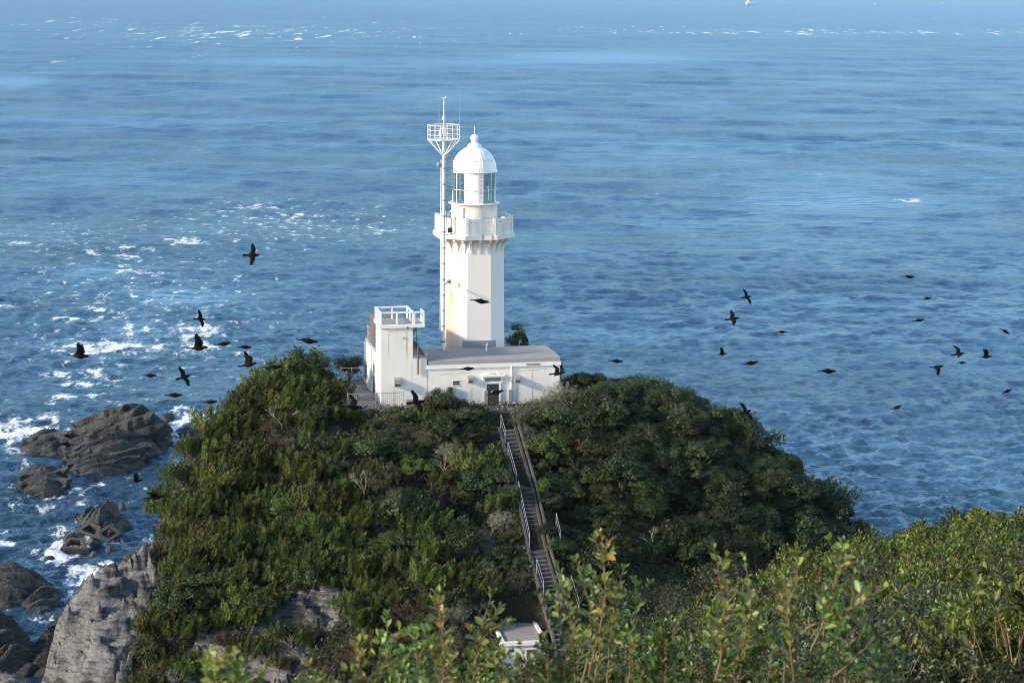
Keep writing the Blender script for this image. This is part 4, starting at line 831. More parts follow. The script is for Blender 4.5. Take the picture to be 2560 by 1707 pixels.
# ------------------------------------------------------------------ stairway
stairs = thing('stairway', 'long dark concrete stairway climbing the hill to the entrance door', 'stairs', S[0])
def off(p): return p - S[0]
SW = 0.43
for fi, (p, q_) in enumerate(zip(S, S[1:])):
    d = q_ - p; hor = Vector((d.x, d.y, 0)); L_ = hor.length; dr_ = hor.normalized(); sd_ = Vector((-dr_.y, dr_.x, 0)); land = 0.9 if fi < 3 else 0.0
    run = L_ - land; n = max(1, int(round(abs(d.z) / 0.175))); mb = MB(); lit_strips = MB()
    for k in range(n):
        a = p + dr_ * (run * k / n); b = p + dr_ * (run * (k + 1) / n + 0.02); zt_ = p.z + d.z * (k + 1) / n
        c = [a - sd_ * SW, a + sd_ * SW, b + sd_ * SW, b - sd_ * SW]
        mb.add([off(Vector((c_.x, c_.y, zt_ - 0.5))) for c_ in c] + [off(Vector((c_.x, c_.y, zt_))) for c_ in c], [(0, 3, 2, 1), (4, 5, 6, 7), (0, 1, 5, 4), (1, 2, 6, 5), (2, 3, 7, 6), (3, 0, 4, 7)])
        c = [b - dr_ * 0.09 - sd_ * (SW - 0.02), b - dr_ * 0.09 + sd_ * (SW - 0.02), b + dr_ * 0.012 + sd_ * (SW - 0.02), b + dr_ * 0.012 - sd_ * (SW - 0.02)]
        lit_strips.add([off(Vector((c_.x, c_.y, zt_ - 0.05))) for c_ in c] + [off(Vector((c_.x, c_.y, zt_ + 0.006))) for c_ in c], [(0, 3, 2, 1), (4, 5, 6, 7), (0, 1, 5, 4), (1, 2, 6, 5), (2, 3, 7, 6), (3, 0, 4, 7)])
    if land:
        a = p + dr_ * run; b = q_ + dr_ * 0.02; c = [a - sd_ * SW, a + sd_ * SW, b + sd_ * SW, b - sd_ * SW]
        mb.add([off(Vector((c_.x, c_.y, q_.z - 0.5))) for c_ in c] + [off(Vector((c_.x, c_.y, q_.z + 0.003))) for c_ in c], [(0, 3, 2, 1), (4, 5, 6, 7), (0, 1, 5, 4), (1, 2, 6, 5), (2, 3, 7, 6), (3, 0, 4, 7)])
    flo = mb.build('flight', M['stair'], stairs); lit_strips.build('lit_tread_strip', M['lit_tread_strip'], flo)
    for sgn, nm in ((-1, 'curb'), (1, 'curb')):
        mb = MB(); o0 = sd_ * sgn * (SW + 0.07)
        pr = [Vector((0, 0, 0.16)), Vector((0, 0, -0.5))]
        vs = []
        for P0 in (p, q_):
            for w in (-0.06, 0.06):
                for h_ in (0.02, -0.6): vs.append(off(P0 + o0 + sd_ * w + Vector((0, 0, h_))))
        mb.add(vs, [(0, 1, 3, 2), (4, 6, 7, 5), (0, 2, 6, 4), (1, 5, 7, 3), (0, 4, 5, 1), (2, 3, 7, 6)]); mb.build(nm, M['stair'], stairs)
# right hand retaining wall (camera right is +x side)
mb = MB(); 
for p, q_ in zip(S, S[1:]):
    hor = Vector((q_.x - p.x, q_.y - p.y, 0)).normalized(); sd_ = Vector((-hor.y, hor.x, 0));
    if sd_.x < 0: sd_ = -sd_
    vs = []
    for P0 in (p, q_):
        for w in (0.66, 0.78):
            for h_ in (0.20, -0.7): vs.append(P0 + sd_ * w + Vector((0, 0, h_)) - S[0])
    mb.add(vs, [(0, 1, 3, 2), (4, 6, 7, 5), (0, 2, 6, 4), (1, 5, 7, 3), (0, 4, 5, 1), (2, 3, 7, 6)])
o = mb.build('retaining_wall', M['oldconc']); o.location = S[0]; tag(o, 'low pale concrete wall running down the right side of the stairway', 'wall')
def along(t_px):
    u, v = t_px; best = None
    for p, q_ in zip(S, S[1:]):
        for k in range(41):
            x = p.lerp(q_, k / 40); uu, vv_ = proj(x.x, x.y, x.z); e = abs(float(vv_) - v)
            if best is None or e < best[0]: best = (e, x)
    return best[1]
def handrail(v0, v1, side, lb, sec=2.2):
    a, b = along((0, v0)), along((0, v1)); hor = Vector((b.x - a.x, b.y - a.y, 0)).normalized(); sd_ = Vector((-hor.y, hor.x, 0))
    if sd_.x < 0: sd_ = -sd_
    a, b = a + sd_ * side, b + sd_ * side; t = thing('handrail', lb, 'railing', a, 0, 'handrails along the stairway'); dd = b - a; n = max(1, int(dd.length / sec))
    MB().bar((0, 0, 0.85), dd + Vector((0, 0, 0.85)), 0.015, 6).bar((0, 0, 0.85), (0, 0, 0.7), 0.015, 6).build('top_rail', M['rail'], t)
    MB().bar((0, 0, 0.45), dd + Vector((0, 0, 0.45)), 0.011, 6).build('mid_rail', M['rail'], t)
    for k in range(n + 1): MB().bar(dd * (k / n) + Vector((0, 0, -0.3)), dd * (k / n) + Vector((0, 0, 0.86)), 0.02, 5).build('post', M['metal'], t)
handrail(1068, 1108, -0.42, 'short white handrail at the top of the stairway below the door')
handrail(1140, 1212, -0.46, 'thin grey handrail left of the upper flight of the stairway')
handrail(1238, 1368, -0.46, 'long pale handrail left of the middle flight of the stairway')
handrail(1432, 1490, -0.46, 'short bright handrail left of the lowest flight, above the small white shelter')
handrail(1318, 1365, 1.35, 'thin rusty rail right of the middle flight of the stairway')
handrail(1480, 1540, 1.2, 'thin pale rail right of the lowest flight of the stairway')
# small white shelter at the foot of the stairs
kt = P(1303, 1565, KIOSK.y)
kz = KZ; ktop = KTOP
ks = thing('white_shelter', 'small white flat-roofed shelter with raised rim beside the foot of the stairway', 'shelter', (KIOSK.x, KIOSK.y, kz), math.radians(10))
hk = ktop - kz
MB().box(-0.95, 0.95, -1.05, 2.65, -0.8, hk - 0.22).build('wall', M['white'], ks)
q = MB(); q.box(-1.05, 1.05, -1.15, -1.0, hk - 0.219, hk).box(-1.05, 1.05, 2.6, 2.75, hk - 0.219, hk).box(-1.05, -0.9, -0.999, 2.599, hk - 0.219, hk).box(0.9, 1.05, -0.999, 2.599, hk - 0.219, hk); q.build('roof_rim', M['trim'], ks)
MB().box(-0.899, 0.899, -0.999, 2.599, hk - 0.215, hk - 0.10).build('roof', M['conc'], ks)
MB().box(0.1, 0.8, -1.075, -1.052, 0.0, hk - 0.5).build('door', M['taupe'], ks)

ks.scale = (1.2, 1.15, 1.0)
# ------------------------------------------------------------------ vegetation prototypes
def quads(C, A, B, clump):
    """C centre, A long half axis, B short half axis: kite-shaped leaf faces"""
    V = np.stack([C - A, C - A * 0.1 + B, C + A, C - A * 0.1 - B], 1).reshape(-1, 3)
    Q = np.arange(len(V)).reshape(-1, 4); return V, Q, np.repeat(clump, 4)
def rdir(n, r): d = r.normal(size=(n, 3)); return d / np.linalg.norm(d, axis=1, keepdims=True)
def norm(a): return a / (np.linalg.norm(a, axis=1, keepdims=True) + 1e-9)
def crown_broad(seed, R=1.2, Ht=1.55, nl=26, per=230, ls=0.048, mat='broad', flat=1.05, bias=0.0):
    r = np.random.default_rng(seed); Vs, Cs = [], []
    for k in range(nl):
        a = r.uniform(0, 2 * np.pi); rr = R * math.sqrt(r.uniform(0, 1)) * 0.78; zz = Ht * (0.18 + 0.66 * math.sqrt(max(0, 1 - (rr / R) ** 2))) * r.uniform(0.55, 1.15)
        c = np.array([rr * math.cos(a), rr * math.sin(a), zz]); lr = r.uniform(0.24, 0.50) * R / 1.25
        d = rdir(per, r); d[:, 2] = np.abs(d[:, 2]) * 0.9 + d[:, 2] * 0.35; d = norm(d)
        rad = lr * r.uniform(0.45, 1.12, (per, 1)) * (0.8 + 0.4 * vnoise(d[:, 0] * 3 + k, d[:, 1] * 3, d[:, 2] * 3))[:, None]
        C = c + d * rad * np.array([1, 1, flat]); nrm = norm(d * 0.7 + rdir(per, r) * 0.7 + np.array([0, 0, 0.25])); A = norm(np.cross(nrm, rdir(per, r))); B = np.cross(nrm, A)
        s = ls * r.uniform(0.7, 1.4, (per, 1)); V, Q, _ = quads(C, A * s, B * s * 0.55, np.zeros(per)); cv = np.clip(r.normal(0.5 + bias, 0.25), 0, 1)
        Vs.append(V); Cs.append(np.repeat(np.clip(cv + r.normal(0, 0.14, per), 0, 1), 4))
    V = np.concatenate(Vs); V[:, 2] = np.maximum(V[:, 2], 0.02); return npmesh('crown', V, np.arange(len(V)).reshape(-1, 4), M[mat], np.concatenate(Cs))
def crown_juniper(seed, R=1.35, Ht=1.5, nt_=62, per=135, mat='juniper', lean=(0.30, 0.1), tl=0.78, tr_=0.165):
    r = np.random.default_rng(seed); Vs, Cs = [], []
    base = np.array([[r.uniform(-.6, .6) * R, r.uniform(-.6, .6) * R, r.uniform(.5, 1.0)] for _ in range(7)])
    for k in range(nt_):
        b = base[r.integers(7)]; a = r.uniform(0, 2 * np.pi); q = math.sqrt(r.uniform(0, 1)); rr = q * R * 0.5
        zt_ = Ht * b[2] * (1 - 0.55 * q * q) * r.uniform(0.55, 0.95)
        c = np.array([b[0] + rr * math.cos(a), b[1] + rr * math.sin(a), zt_ * 0.75])
        ax_ = np.array([lean[0] + 0.35 * q * math.cos(a) + r.normal(0, 0.16), lean[1] + 0.35 * q * math.sin(a) + r.normal(0, 0.16), 0.85]); ax_ /= np.linalg.norm(ax_)
        L_ = tl * r.uniform(0.6, 1.3); W_ = tr_ * r.uniform(0.7, 1.3); t = r.uniform(0, 1, per) ** 0.8; wd = W_ * np.sin(np.pi * (0.12 + 0.86 * t)) ** 0.8
        side = norm(np.cross(rdir(per, r), ax_)); C = c + ax_ * (t[:, None] * L_) + side * (wd * r.uniform(0.5, 1.0, per))[:, None]
        A = norm(ax_ + side * 0.55 + rdir(per, r) * 0.25); nrm = norm(np.cross(A, rdir(per, r))); B = nrm
        s = r.uniform(0.030, 0.056, (per, 1)); V, Q, _ = quads(C, A * s, B * s * 0.45, np.zeros(per))
        cv = np.clip(r.normal(0.48, 0.26), 0, 0.85) if r.uniform() > 0.012 else 1.1
        Vs.append(V); Cs.append(np.repeat(np.clip(cv + r.normal(0, 0.03, per), 0, 1.1), 4))
    V = np.concatenate(Vs); return npmesh('crown', V, np.arange(len(V)).reshape(-1, 4), M[mat], np.concatenate(Cs))
def crown_broom(seed, R=1.0, Ht=1.3, ns=90, per=30, mat='silver', ls=0.035, grass=False):
    r = np.random.default_rng(seed); Vs, Cs = [], []
    for k in range(ns):
        a = r.uniform(0, 2 * np.pi); q = math.sqrt(r.uniform(0, 1)); tip = np.array([R * q * math.cos(a), R * q * math.sin(a), Ht * (1 - 0.5 * q * q) * r.uniform(0.75, 1.1)])
        root = tip * np.array([0.35, 0.35, 0.1]); t = r.uniform(0.35, 1, per) ** 0.7; C = root + (tip - root) * t[:, None] + r.normal(0, 0.045, (per, 3))
        ax_ = (tip - root) / np.linalg.norm(tip - root); A = norm(ax_ * (1.6 if grass else 0.8) + rdir(per, r)); B = norm(np.cross(A, rdir(per, r)))
        s = ls * r.uniform(0.7, 1.4, (per, 1)); V, Q, _ = quads(C, A * s * (2.2 if grass else 1), B * s * (0.25 if grass else 0.5), np.zeros(per)); cv = np.clip(r.normal(0.5, 0.2), 0, 1)
        Vs.append(V); Cs.append(np.repeat(np.clip(cv + r.normal(0, 0.18, per), 0, 1), 4))
    V = np.concatenate(Vs); return npmesh('crown', V, np.arange(len(V)).reshape(-1, 4), M[mat], np.concatenate(Cs))
def trunk_mesh(seed, R=1.0, Ht=1.2, n=7, mat='bark', r0=0.05):
    r = random.Random(seed); mb = MB()
    for k in range(n):
        a = r.uniform(0, 6.28); p = Vector((0, 0, -0.5)); q = Vector((0.1 * math.cos(a), 0.1 * math.sin(a), 0.15)); mb.bar(p, q, r0 * 1.4, 5, r0)
        e = Vector((R * r.uniform(.3, .7) * math.cos(a), R * r.uniform(.3, .7) * math.sin(a), Ht * r.uniform(.5, .75))); mid = q.lerp(e, 0.5) + Vector((r.uniform(-.15, .15), r.uniform(-.15, .15), .1))
        mb.bar(q, mid, r0, 5, r0 * 0.7, False); mb.bar(mid, e, r0 * 0.7, 5, r0 * 0.3, False)
    me = bpy.data.meshes.new('trunk'); me.from_pydata(mb.v, [], mb.f); me.materials.append(M[mat]); return me
PROTO = {
 'juniper': [crown_juniper(s, lean=l) for s, l in ((11, (0.30, 0.10)), (12, (0.42, 0.15)), (13, (0.22, 0.0)), (14, (0.36, -0.1)))],
 'broad': [crown_broad(s) for s in (21, 22, 23, 24)],
 'dark': [crown_broad(s, bias=-0.22, nl=26, ls=0.05) for s in (25, 26, 27)],
 'fresh': [crown_broad(s, R=1.1, mat='fresh', nl=16) for s in (31, 32)],
 'silver': [crown_broom(s) for s in (41, 42, 43)],
 'dry': [crown_broom(s, mat='dry', ls=0.035) for s in (51, 52)],
 'open': [crown_broad(28, nl=11, per=230, R=1.1, ls=0.055, mat='fresh', flat=0.9, bias=-0.3)],
 'grass': [crown_broom(s, mat='dry', R=0.9, Ht=0.55, ns=110, per=18, ls=0.05, grass=True) for s in (61, 62)],
}
TR = [trunk_mesh(s) for s in (1, 2, 3)]
NAMES = {'open': ('small_tree', 'small open tree', 'tree'), 'juniper': ('juniper_shrub', 'wind-combed juniper', 'shrub'), 'broad': ('leafy_shrub', 'rounded green leafy shrub', 'shrub'), 'dark': ('evergreen_shrub', 'dark evergreen shrub', 'shrub'),
         'fresh': ('bright_shrub', 'yellow-green shrub', 'shrub'), 'silver': ('silvery_shrub', 'silvery feathery shrub', 'shrub'), 'dry': ('dry_shrub', 'brownish dry shrub', 'shrub'), 'grass': ('grass_tuft', 'straw coloured grass tuft', 'grass')}
used = {}
def place(kind, x, y, z, s, sz, rz, label, group, k=None):
    nm, _, cat = NAMES[kind]; r = thing(nm, label, cat, (x, y, z), rz, group); r.scale = (s, s, s * sz); i = used.get(kind, 0); used[kind] = i + 1
    c = link('crown', PROTO[kind][(i if k is None else k) % len(PROTO[kind])], r)
    if kind not in ('grass',): link('trunk', TR[i % 3], r)
    return r

LM = [(1232, 1000, 'the entrance door'), (1035, 1030, 'the low concrete wall'), (960, 1040, 'the terrace railing'), (868, 940, 'the rear corner of the building'), (1268, 1075, 'the top of the stairway'),
      (1318, 1228, 'the stair landing'), (1352, 1400, 'the foot of the middle flight'), (1303, 1560, 'the white shelter'), (200, 1560, 'the pale left cliff'), (730, 1570, 'the middle rock face'),
      (490, 1660, 'the bottom rock face'), (700, 1075, 'the bleached branch'), (895, 1250, 'the grey branch tangle'), (1120, 1200, 'the thin bare branches'), (1850, 1360, 'the pale branch on the right'),
      (1630, 1370, 'the reddish twigs'), (1700, 1060, 'the skyline twigs'), (1413, 968, 'the covered tank'), (770, 1660, 'the pale dead branch'), (270, 1360, 'the wave blocks'), (430, 1110, 'the largest sea rock'),
      (2130, 1250, 'the right end of the hill'), (1505, 1340, 'the tallest leafy shoots'), (1820, 1380, 'the upright shoot pair'), (2110, 1400, 'the long leaning shoots'), (2540, 1400, 'the wispy sprig'), (2500, 1650, 'the lower right corner')]
SEEN = {}
def relabel(head, u, v, s):
    size = 'small' if s < 0.82 else ('large' if s > 1.05 else 'mid-sized')
    du, dv, nm = min(((u - a, v - b, n) for a, b, n in LM), key=lambda t: math.hypot(t[0], t[1] * 1.2)); d = math.hypot(du, dv)
    ds = '' if d < 45 else ('just ' if d < 95 else ('some way ' if d < 165 else 'far '))
    h = 'left' if du < -0.4 * d else ('right' if du > 0.4 * d else ''); ve = 'above' if dv < -0.4 * d else ('below' if dv > 0.4 * d else '')
    w = 'beside' if d < 45 else (f'{ve} and {h} of' if h and ve else (ve or f'{h} of'))
    lab = f'{size} {head} {ds}{w} {nm}'; k = SEEN.get(lab, 0); SEEN[lab] = k + 1
    return lab
# ---- scatter over the visible hill: jittered grid, species by area of the hill
def gpx(u, v, cx, cy, rx, ry): return math.exp(-((u - cx) / rx) ** 2 - ((v - cy) / ry) ** 2)
SPEC = {  # (u, v, ru, rv, weight)
 'silver': [(1380, 985, 90, 45, 3), (1340, 1040, 60, 40, 2.2), (1190, 1370, 80, 70, 3), (1160, 1490, 70, 50, 3.5), (1215, 1120, 20, 35, 4), (1060, 1130, 60, 25, 1.5), (960, 1270, 60, 60, 1.6), (860, 930, 60, 22, 3), (1730, 1240, 40, 30, 1.0), (1640, 1280, 25, 25, 2.5), (880, 1150, 80, 40, 1.2)],
 'fresh': [(1400, 1165, 40, 50, 3), (1030, 1180, 40, 25, 1.6), (800, 1400, 50, 40, 1.6), (1640, 1200, 25, 18, 2.4), (680, 1280, 60, 60, .6), (900, 1370, 80, 30, 1.0)],
 'dry': [(700, 1110, 45, 35, 1.6), (640, 1240, 40, 40, 1.4), (570, 1340, 40, 30, 1.4), (860, 1080, 40, 30, 1.4), (1750, 1120, 50, 30, 1.2), (1600, 1100, 50, 30, 1.4), (1480, 1090, 90, 50, 2.4), (1450, 1210, 60, 60, 1.0), (910, 1230, 50, 40, 1.6), (1330, 1290, 25, 60, 1.6), (1400, 1330, 60, 60, 1.0), (1540, 1225, 40, 30, 1.6), (860, 1640, 70, 60, 1.5), (720, 1250, 30, 30, 1.2), (1130, 1190, 60, 40, .8), (1050, 1560, 120, 70, 1.0)],
 'grass': [(830, 925, 60, 20, 3), (370, 1390, 50, 30, 2.6), (520, 1610, 50, 30, 3), (290, 1600, 50, 50, 1.5), (560, 1570, 40, 30, 2), (800, 1600, 40, 40, 1.6), (890, 905, 30, 25, 3), (400, 1360, 30, 30, 2)],
 'dark': [(1750, 1200, 350, 160, 1.1), (1600, 1400, 350, 90, 1.6), (1050, 1250, 80, 40, .8), (1160, 1480, 80, 40, .6)],
 'broad': [(1700, 1100, 420, 160, 1.2), (1080, 1060, 190, 90, 1.6), (1100, 1330, 160, 110, .7), (950, 1130, 150, 60, .7), (820, 1200, 140, 80, .6), (640, 1500, 160, 90, .5), (1200, 1400, 100, 90, .6)],
 'juniper': [(620, 1150, 260, 260, 1.6), (820, 1350, 260, 200, 1.3), (600, 1500, 260, 180, 1.1), (450, 1300, 150, 150, 1.2), (1190, 1420, 60, 40, 1.6), (1130, 1210, 40, 30, 1.8), (900, 1000, 60, 50, .9)]}
ZONES = [('on the hilltop shoulder left of the terrace railing', lambda u, v: u < 950 and v < 1050),
         ('on the left edge of the hill above the sea rocks', lambda u, v: u < 560 and v < 1330),
         ('on the upper left slope below the terrace', lambda u, v: u < 820 and v < 1250),
         ('above the pale cliff at the left foot of the hill', lambda u, v: u < 560),
         ('in front of the white building left of the door', lambda u, v: u < 1250 and v < 1100),
         ('on the slope left of the upper stairway', lambda u, v: u < 1300 and v < 1300),
         ('around the bare rock faces at the bottom of the slope', lambda u, v: u < 900),
         ('on the lower slope left of the stairway above the white shelter', lambda u, v: u < 1340),
         ('right of the entrance beside the end wall of the building', lambda u, v: u < 1560 and v < 1060),
         ('on the slope right beside the stairway', lambda u, v: u < 1560),
         ('on the right skyline of the hill above the sea', lambda u, v: v < 1150 and u < 2000),
         ('in the shaded middle of the right hillside', lambda u, v: u < 1850),
         ('on the far right end of the hill above the near ridge', lambda u, v: True)]
cands = []
sp_ = 1.12
for iy in range(int((136 - 97) / sp_)):
    for ix in range(int((30 + 34) / sp_)):
        x = -34 + (ix + 0.5 * (iy % 2)) * sp_ + rng.uniform(-.36, .36); y = 97 + iy * sp_ + rng.uniform(-.36, .36); cands.append((x, y))
cx_, cy_ = np.array(cands).T; cz_, cb_ = ground_z(cx_, cy_); cu, cv = proj(cx_, cy_, cz_ + 0.6)
lx_ = (cx_ - OX) * e1.x + (cy_ - OY) * e1.y; ly_ = (cx_ - OX) * e2.x + (cy_ - OY) * e2.y
inb = (lx_ > xA - 2.7) & (lx_ < xD + 0.5) & (ly_ > -YF - 1.5) & (ly_ < 3.2)
sd, _ = stair_near(cx_, cy_); kd = np.hypot(cx_ - KIOSK.x, cy_ - KIOSK.y)
# hidden behind the hill itself?
vis = np.ones(len(cx_), bool)
for i in range(len(cx_)):
    t = np.linspace(0.72, 0.985, 26); zz = CZ + (cz_[i] + 1.3 - CZ) * t; g = tps(cx_[i] * t, cy_[i] * t); vis[i] = np.all(g - 0.5 < zz)
ok = (~inb) & (sd > 0.90) & (kd > 1.9) & vis & (cz_ > 3) & (cu > -40) & (cu < 2330) & (cv < 1760)
NEARHIDE = (cv > 1400 + 0.0 * cu) & (cu > 1560)
ok &= ~NEARHIDE
nsh = 0
for x, y, z, b, u, v, s_ in zip(cx_[ok], cy_[ok], cz_[ok], cb_[ok], cu[ok], cv[ok], sd[ok]):
    bz = 0
    for pl_ in BARE:
        if inpoly(np.array([u]), np.array([v - 6]), pl_)[0] or inpoly(np.array([u]), np.array([v - 34]), pl_)[0] or inpoly(np.array([u]), np.array([v - 58]), pl_)[0]: bz = 1
    if bz and rng.uniform() > 0.08: continue
    if u < 330 and v > 1380 and rng.uniform() > .15: continue
    w = {k: sum(a[4] * gpx(u, v, *a[:4]) for a in l) ** 1.15 + (0.05 if k in ('juniper', 'broad') else 0) for k, l in SPEC.items()}
    if u > 1250: w['juniper'] *= 0.25
    if (abs(u - 1303) < 100 and v > 1545 and s_ > 0) or u < 262 or (u < 455 and v < 1180) or (u < 405 and v < 1340): continue
    ks_ = list(w); ps = np.array([w[k] for k in ks_]); kind = ks_[rng.choice(len(ks_), p=ps / ps.sum())]
    s = rng.choice([0.62, 0.8, 0.95, 1.1, 1.35], p=[.15, .25, .3, .2, .1]) * rng.uniform(.92, 1.08) * (0.75 if s_ < 1.9 else 1)
    if inb.any() and abs(u - 1215) < 60 and v < 1060: s *= 0.8
    if 1203 < u < 1292 and v < 1085: continue
    if u > 1360 and v < 1000: s = min(s, 0.8)
    if v < 1105 and 845 < u < 1060: s *= 0.5
    if v < 1060 and 1060 < u < 1205: s *= 0.85
    zone = next(n for n, f in ZONES if f(u, v))
    lab = relabel(NAMES[kind][1], u, v, s)
    szv = rng.uniform(0.85, 1.2) * (0.95 if kind == 'juniper' else 0.92)
    rz = rng.uniform(-0.5, 0.5) if kind == 'juniper' else rng.uniform(0, 6.28)
    place(kind, x, y, z - 0.12, s * 1.02, szv, rz, lab, f'{NAMES[kind][0].replace("_", " ")}s {zone}')
    nsh += 1
print('hill shrubs', nsh, used)
# single landmark plants
def big(kind, u, v, Y, s, sz, label, k=0):
    p = P(u, v, Y); return place(kind, p.x, p.y, p.z, s, sz, 0.3, label, None, k)
big('open', 1290, 905, 132.5, 0.9, 1.75, 'small green tree with open crown behind the right side of the lighthouse foot')
big('dark', 872, 952, 129.5, 1.0, 1.0, 'dark round shrub against the sea behind the left corner of the building', 1)
big('broad', 1444, 980, 126.5, 0.7, 1.0, 'dark rounded bush right of the building below the pale railing', 2)
# undergrowth (uncountable)
n = 170000
ux, uy = rng.uniform(-32, 26, n), rng.uniform(99, 134, n); uz, ub = ground_z(ux, uy); uu, uv_ = proj(ux, uy, uz); l1 = (ux - OX) * e1.x + (uy - OY) * e1.y; l2 = (ux - OX) * e2.x + (uy - OY) * e2.y
sdd, _ = stair_near(ux, uy)
k = (uz > 6) & ~((l1 > xA - 2.4) & (l1 < xD + 0.2) & (l2 > -YF - 1.15) & (l2 < 3)) & (sdd > 0.62) & (ub < 0.3) & (np.hypot(ux - KIOSK.x, uy - KIOSK.y) > 1.5) & ~((ux < -22.5) & (uv_ > 1350))
C = np.stack([ux, uy, uz + rng.uniform(0.0, 0.55, n)], 1)[k]; n = len(C); nr = norm(rdir(n, rng) + np.array([0, -0.3, 0.5])); A = norm(np.cross(nr, rdir(n, rng))); B = np.cross(nr, A); s = rng.uniform(0.05, 0.12, (n, 1))
cl_ = np.clip(fbm(C[:, 0] * 0.8, C[:, 1] * 0.8, 0, 2) * 1.2 - 0.1 + rng.normal(0, .12, n), 0, 1)
V, Q, cc = quads(C, A * s, B * s * .5, cl_)
o = link('undergrowth', npmesh('undergrowth', V, Q, M['under'], cc)); setting(o, 'low mixed undergrowth between the shrubs on the hill', 'stuff')
# dead wood twigs
def deadwood(u, v, Y, s, seed, label):
    p = P(u, v, Y); r = random.Random(seed); mb = MB()
    def br(a, d, L_, rad, dep):
        b = a + d * L_; mid = a.lerp(b, .5) + Vector((r.uniform(-.1, .1), r.uniform(-.1, .1), r.uniform(-.1, .1))) * L_; mb.bar(a, mid, rad, 5, rad * .8, False); mb.bar(mid, b, rad * .8, 5, rad * .5, False)
        if dep:
            for _ in range(3): br(b, (d + Vector((r.uniform(-.8, .8), r.uniform(-.5, .5), r.uniform(-.4, .6)))).normalized(), L_ * .65, rad * .5, dep - 1)
    br(Vector((0, 0, -0.6)), Vector((r.uniform(-.5, .5), -.3, .8)).normalized(), 0.9 * s, 0.035 * s, 3)
    o = mb.build('dead_branch', M['deadwood']); o.location = p; tag(o, label, 'dead branch')
deadwood(1850, 1360, 116, 1.2, 3, 'bare bleached branch on the dark right hillside above the near leaves')
deadwood(700, 1075, 119.5, 1.2, 5, 'bleached bare branch among the junipers below the hilltop shoulder')
deadwood(895, 1250, 114.5, 1.3, 6, 'tangle of bare grey branches on the middle of the left slope')
deadwood(770, 1660, 105.5, 1.4, 8, 'pale dead branch in front of the lower grey cliff')
deadwood(1120, 1200, 116, 1.1, 9, 'thin bare branches left of the upper stairway')
deadwood(1630, 1370, 113, 1.0, 12, 'reddish bare twigs low on the right hillside')
deadwood(340, 1560, 112, 1.0, 15, 'bare crooked branch beside the pale left cliff')
deadwood(1700, 1060, 123, 0.9, 18, 'bare twigs near the right skyline of the hill')

# ------------------------------------------------------------------ near ridge and foreground plants
def leafmesh(C, A, B, Nn, clump):
    """broader near leaf: two folded halves, six vertices"""
    n = len(C); up = Nn * (np.linalg.norm(B, axis=1, keepdims=True) * 0.35)
    V = np.stack([C - A, C - A * 0.25 + B + up, C + A * 0.45 + B * 0.85 + up, C + A, C + A * 0.45 - B * 0.85 + up, C - A * 0.25 - B + up], 1).reshape(-1, 3)
    i = np.arange(n)[:, None] * 6; Q = np.concatenate([i + np.array([[0, 1, 2, 3]]), i + np.array([[0, 3, 4, 5]])], 0)
    return V, Q, np.repeat(clump, 6)
def ridge_bush(seed, mat, R=0.9, Ht=1.0, ns=150, per=16, ls=0.035, wr=0.42, up=0.8):
    """dome of leafy shoots, each shoot a whorl of leaves at its end"""
    r = np.random.default_rng(seed); Vs, Qs, Cs = [], [], []; off_ = 0; mb = MB()
    for k in range(ns):
        a = r.uniform(0, 2 * np.pi); q = math.sqrt(r.uniform(0, 1)); lump = 0.8 + 0.4 * float(vnoise(3 * q * math.cos(a) + seed, 3 * q * math.sin(a), 0))
        tip = np.array([R * q * math.cos(a), R * q * math.sin(a), Ht * (0.25 + 0.75 * math.sqrt(max(0.02, 1 - q * q))) * lump * r.uniform(0.82, 1.08)])
        ax_ = np.array([0.5 * q * math.cos(a), 0.5 * q * math.sin(a), up]) + r.normal(0, 0.2, 3); ax_ /= np.linalg.norm(ax_); L_ = r.uniform(0.10, 0.26) * R / .9
        t = r.uniform(0, 1, per) ** 0.7; side = norm(np.cross(rdir(per, r), ax_)); A = norm(side + ax_ * (0.4 + 0.8 * t[:, None])) * (ls * r.uniform(.65, 1.2, (per, 1)))
        C = tip - ax_ * L_ + ax_ * (t[:, None] * L_) + A * 1.05; Nn = norm(np.cross(A, np.cross(ax_, A)) + 1e-6); Nn = norm(Nn + 0.35 * rdir(per, r)); B = norm(np.cross(A, Nn)) * (np.linalg.norm(A, axis=1, keepdims=True) * wr)
        cv = np.clip(r.normal(0.5, 0.2), 0, 1); V, Q, c = leafmesh(C, A, B, Nn, np.clip(cv + r.normal(0, 0.16, per), 0, 1)); Vs.append(V); Qs.append(Q + off_); Cs.append(c); off_ += len(V)
        if k % 2 == 0: mb.bar(Vector(tip - ax_ * (L_ + 0.25)), Vector(tip), 0.006, 4, 0.003, False)
    for k in range(6):
        a = k * 1.05; mb.bar((0, 0, -0.3), (0.5 * R * math.cos(a), 0.5 * R * math.sin(a), Ht * 0.6), 0.03, 5, 0.012, False)
    tm = bpy.data.meshes.new('trunk'); tm.from_pydata(mb.v, [], mb.f); tm.materials.append(M['twig'])
    return npmesh('crown', np.concatenate(Vs), np.concatenate(Qs), M[mat], np.concatenate(Cs)), tm
RB = {'ridge': [ridge_bush(s, 'ridge', ns=170, per=14, ls=0.042) for s in (71, 72, 73)], 'olive': [ridge_bush(s, 'olive', ns=190, per=14, ls=0.034) for s in (81, 82)],
      'greyleaf': [ridge_bush(s, 'broad', ns=190, per=14, ls=0.036) for s in (91, 92)]}
RL = {'ridge': ('ridge_shrub', 'bright green leafy shrub'), 'olive': ('oak_shrub', 'olive brown oak shrub'), 'greyleaf': ('greyleaf_shrub', 'dull green small-leaved shrub')}
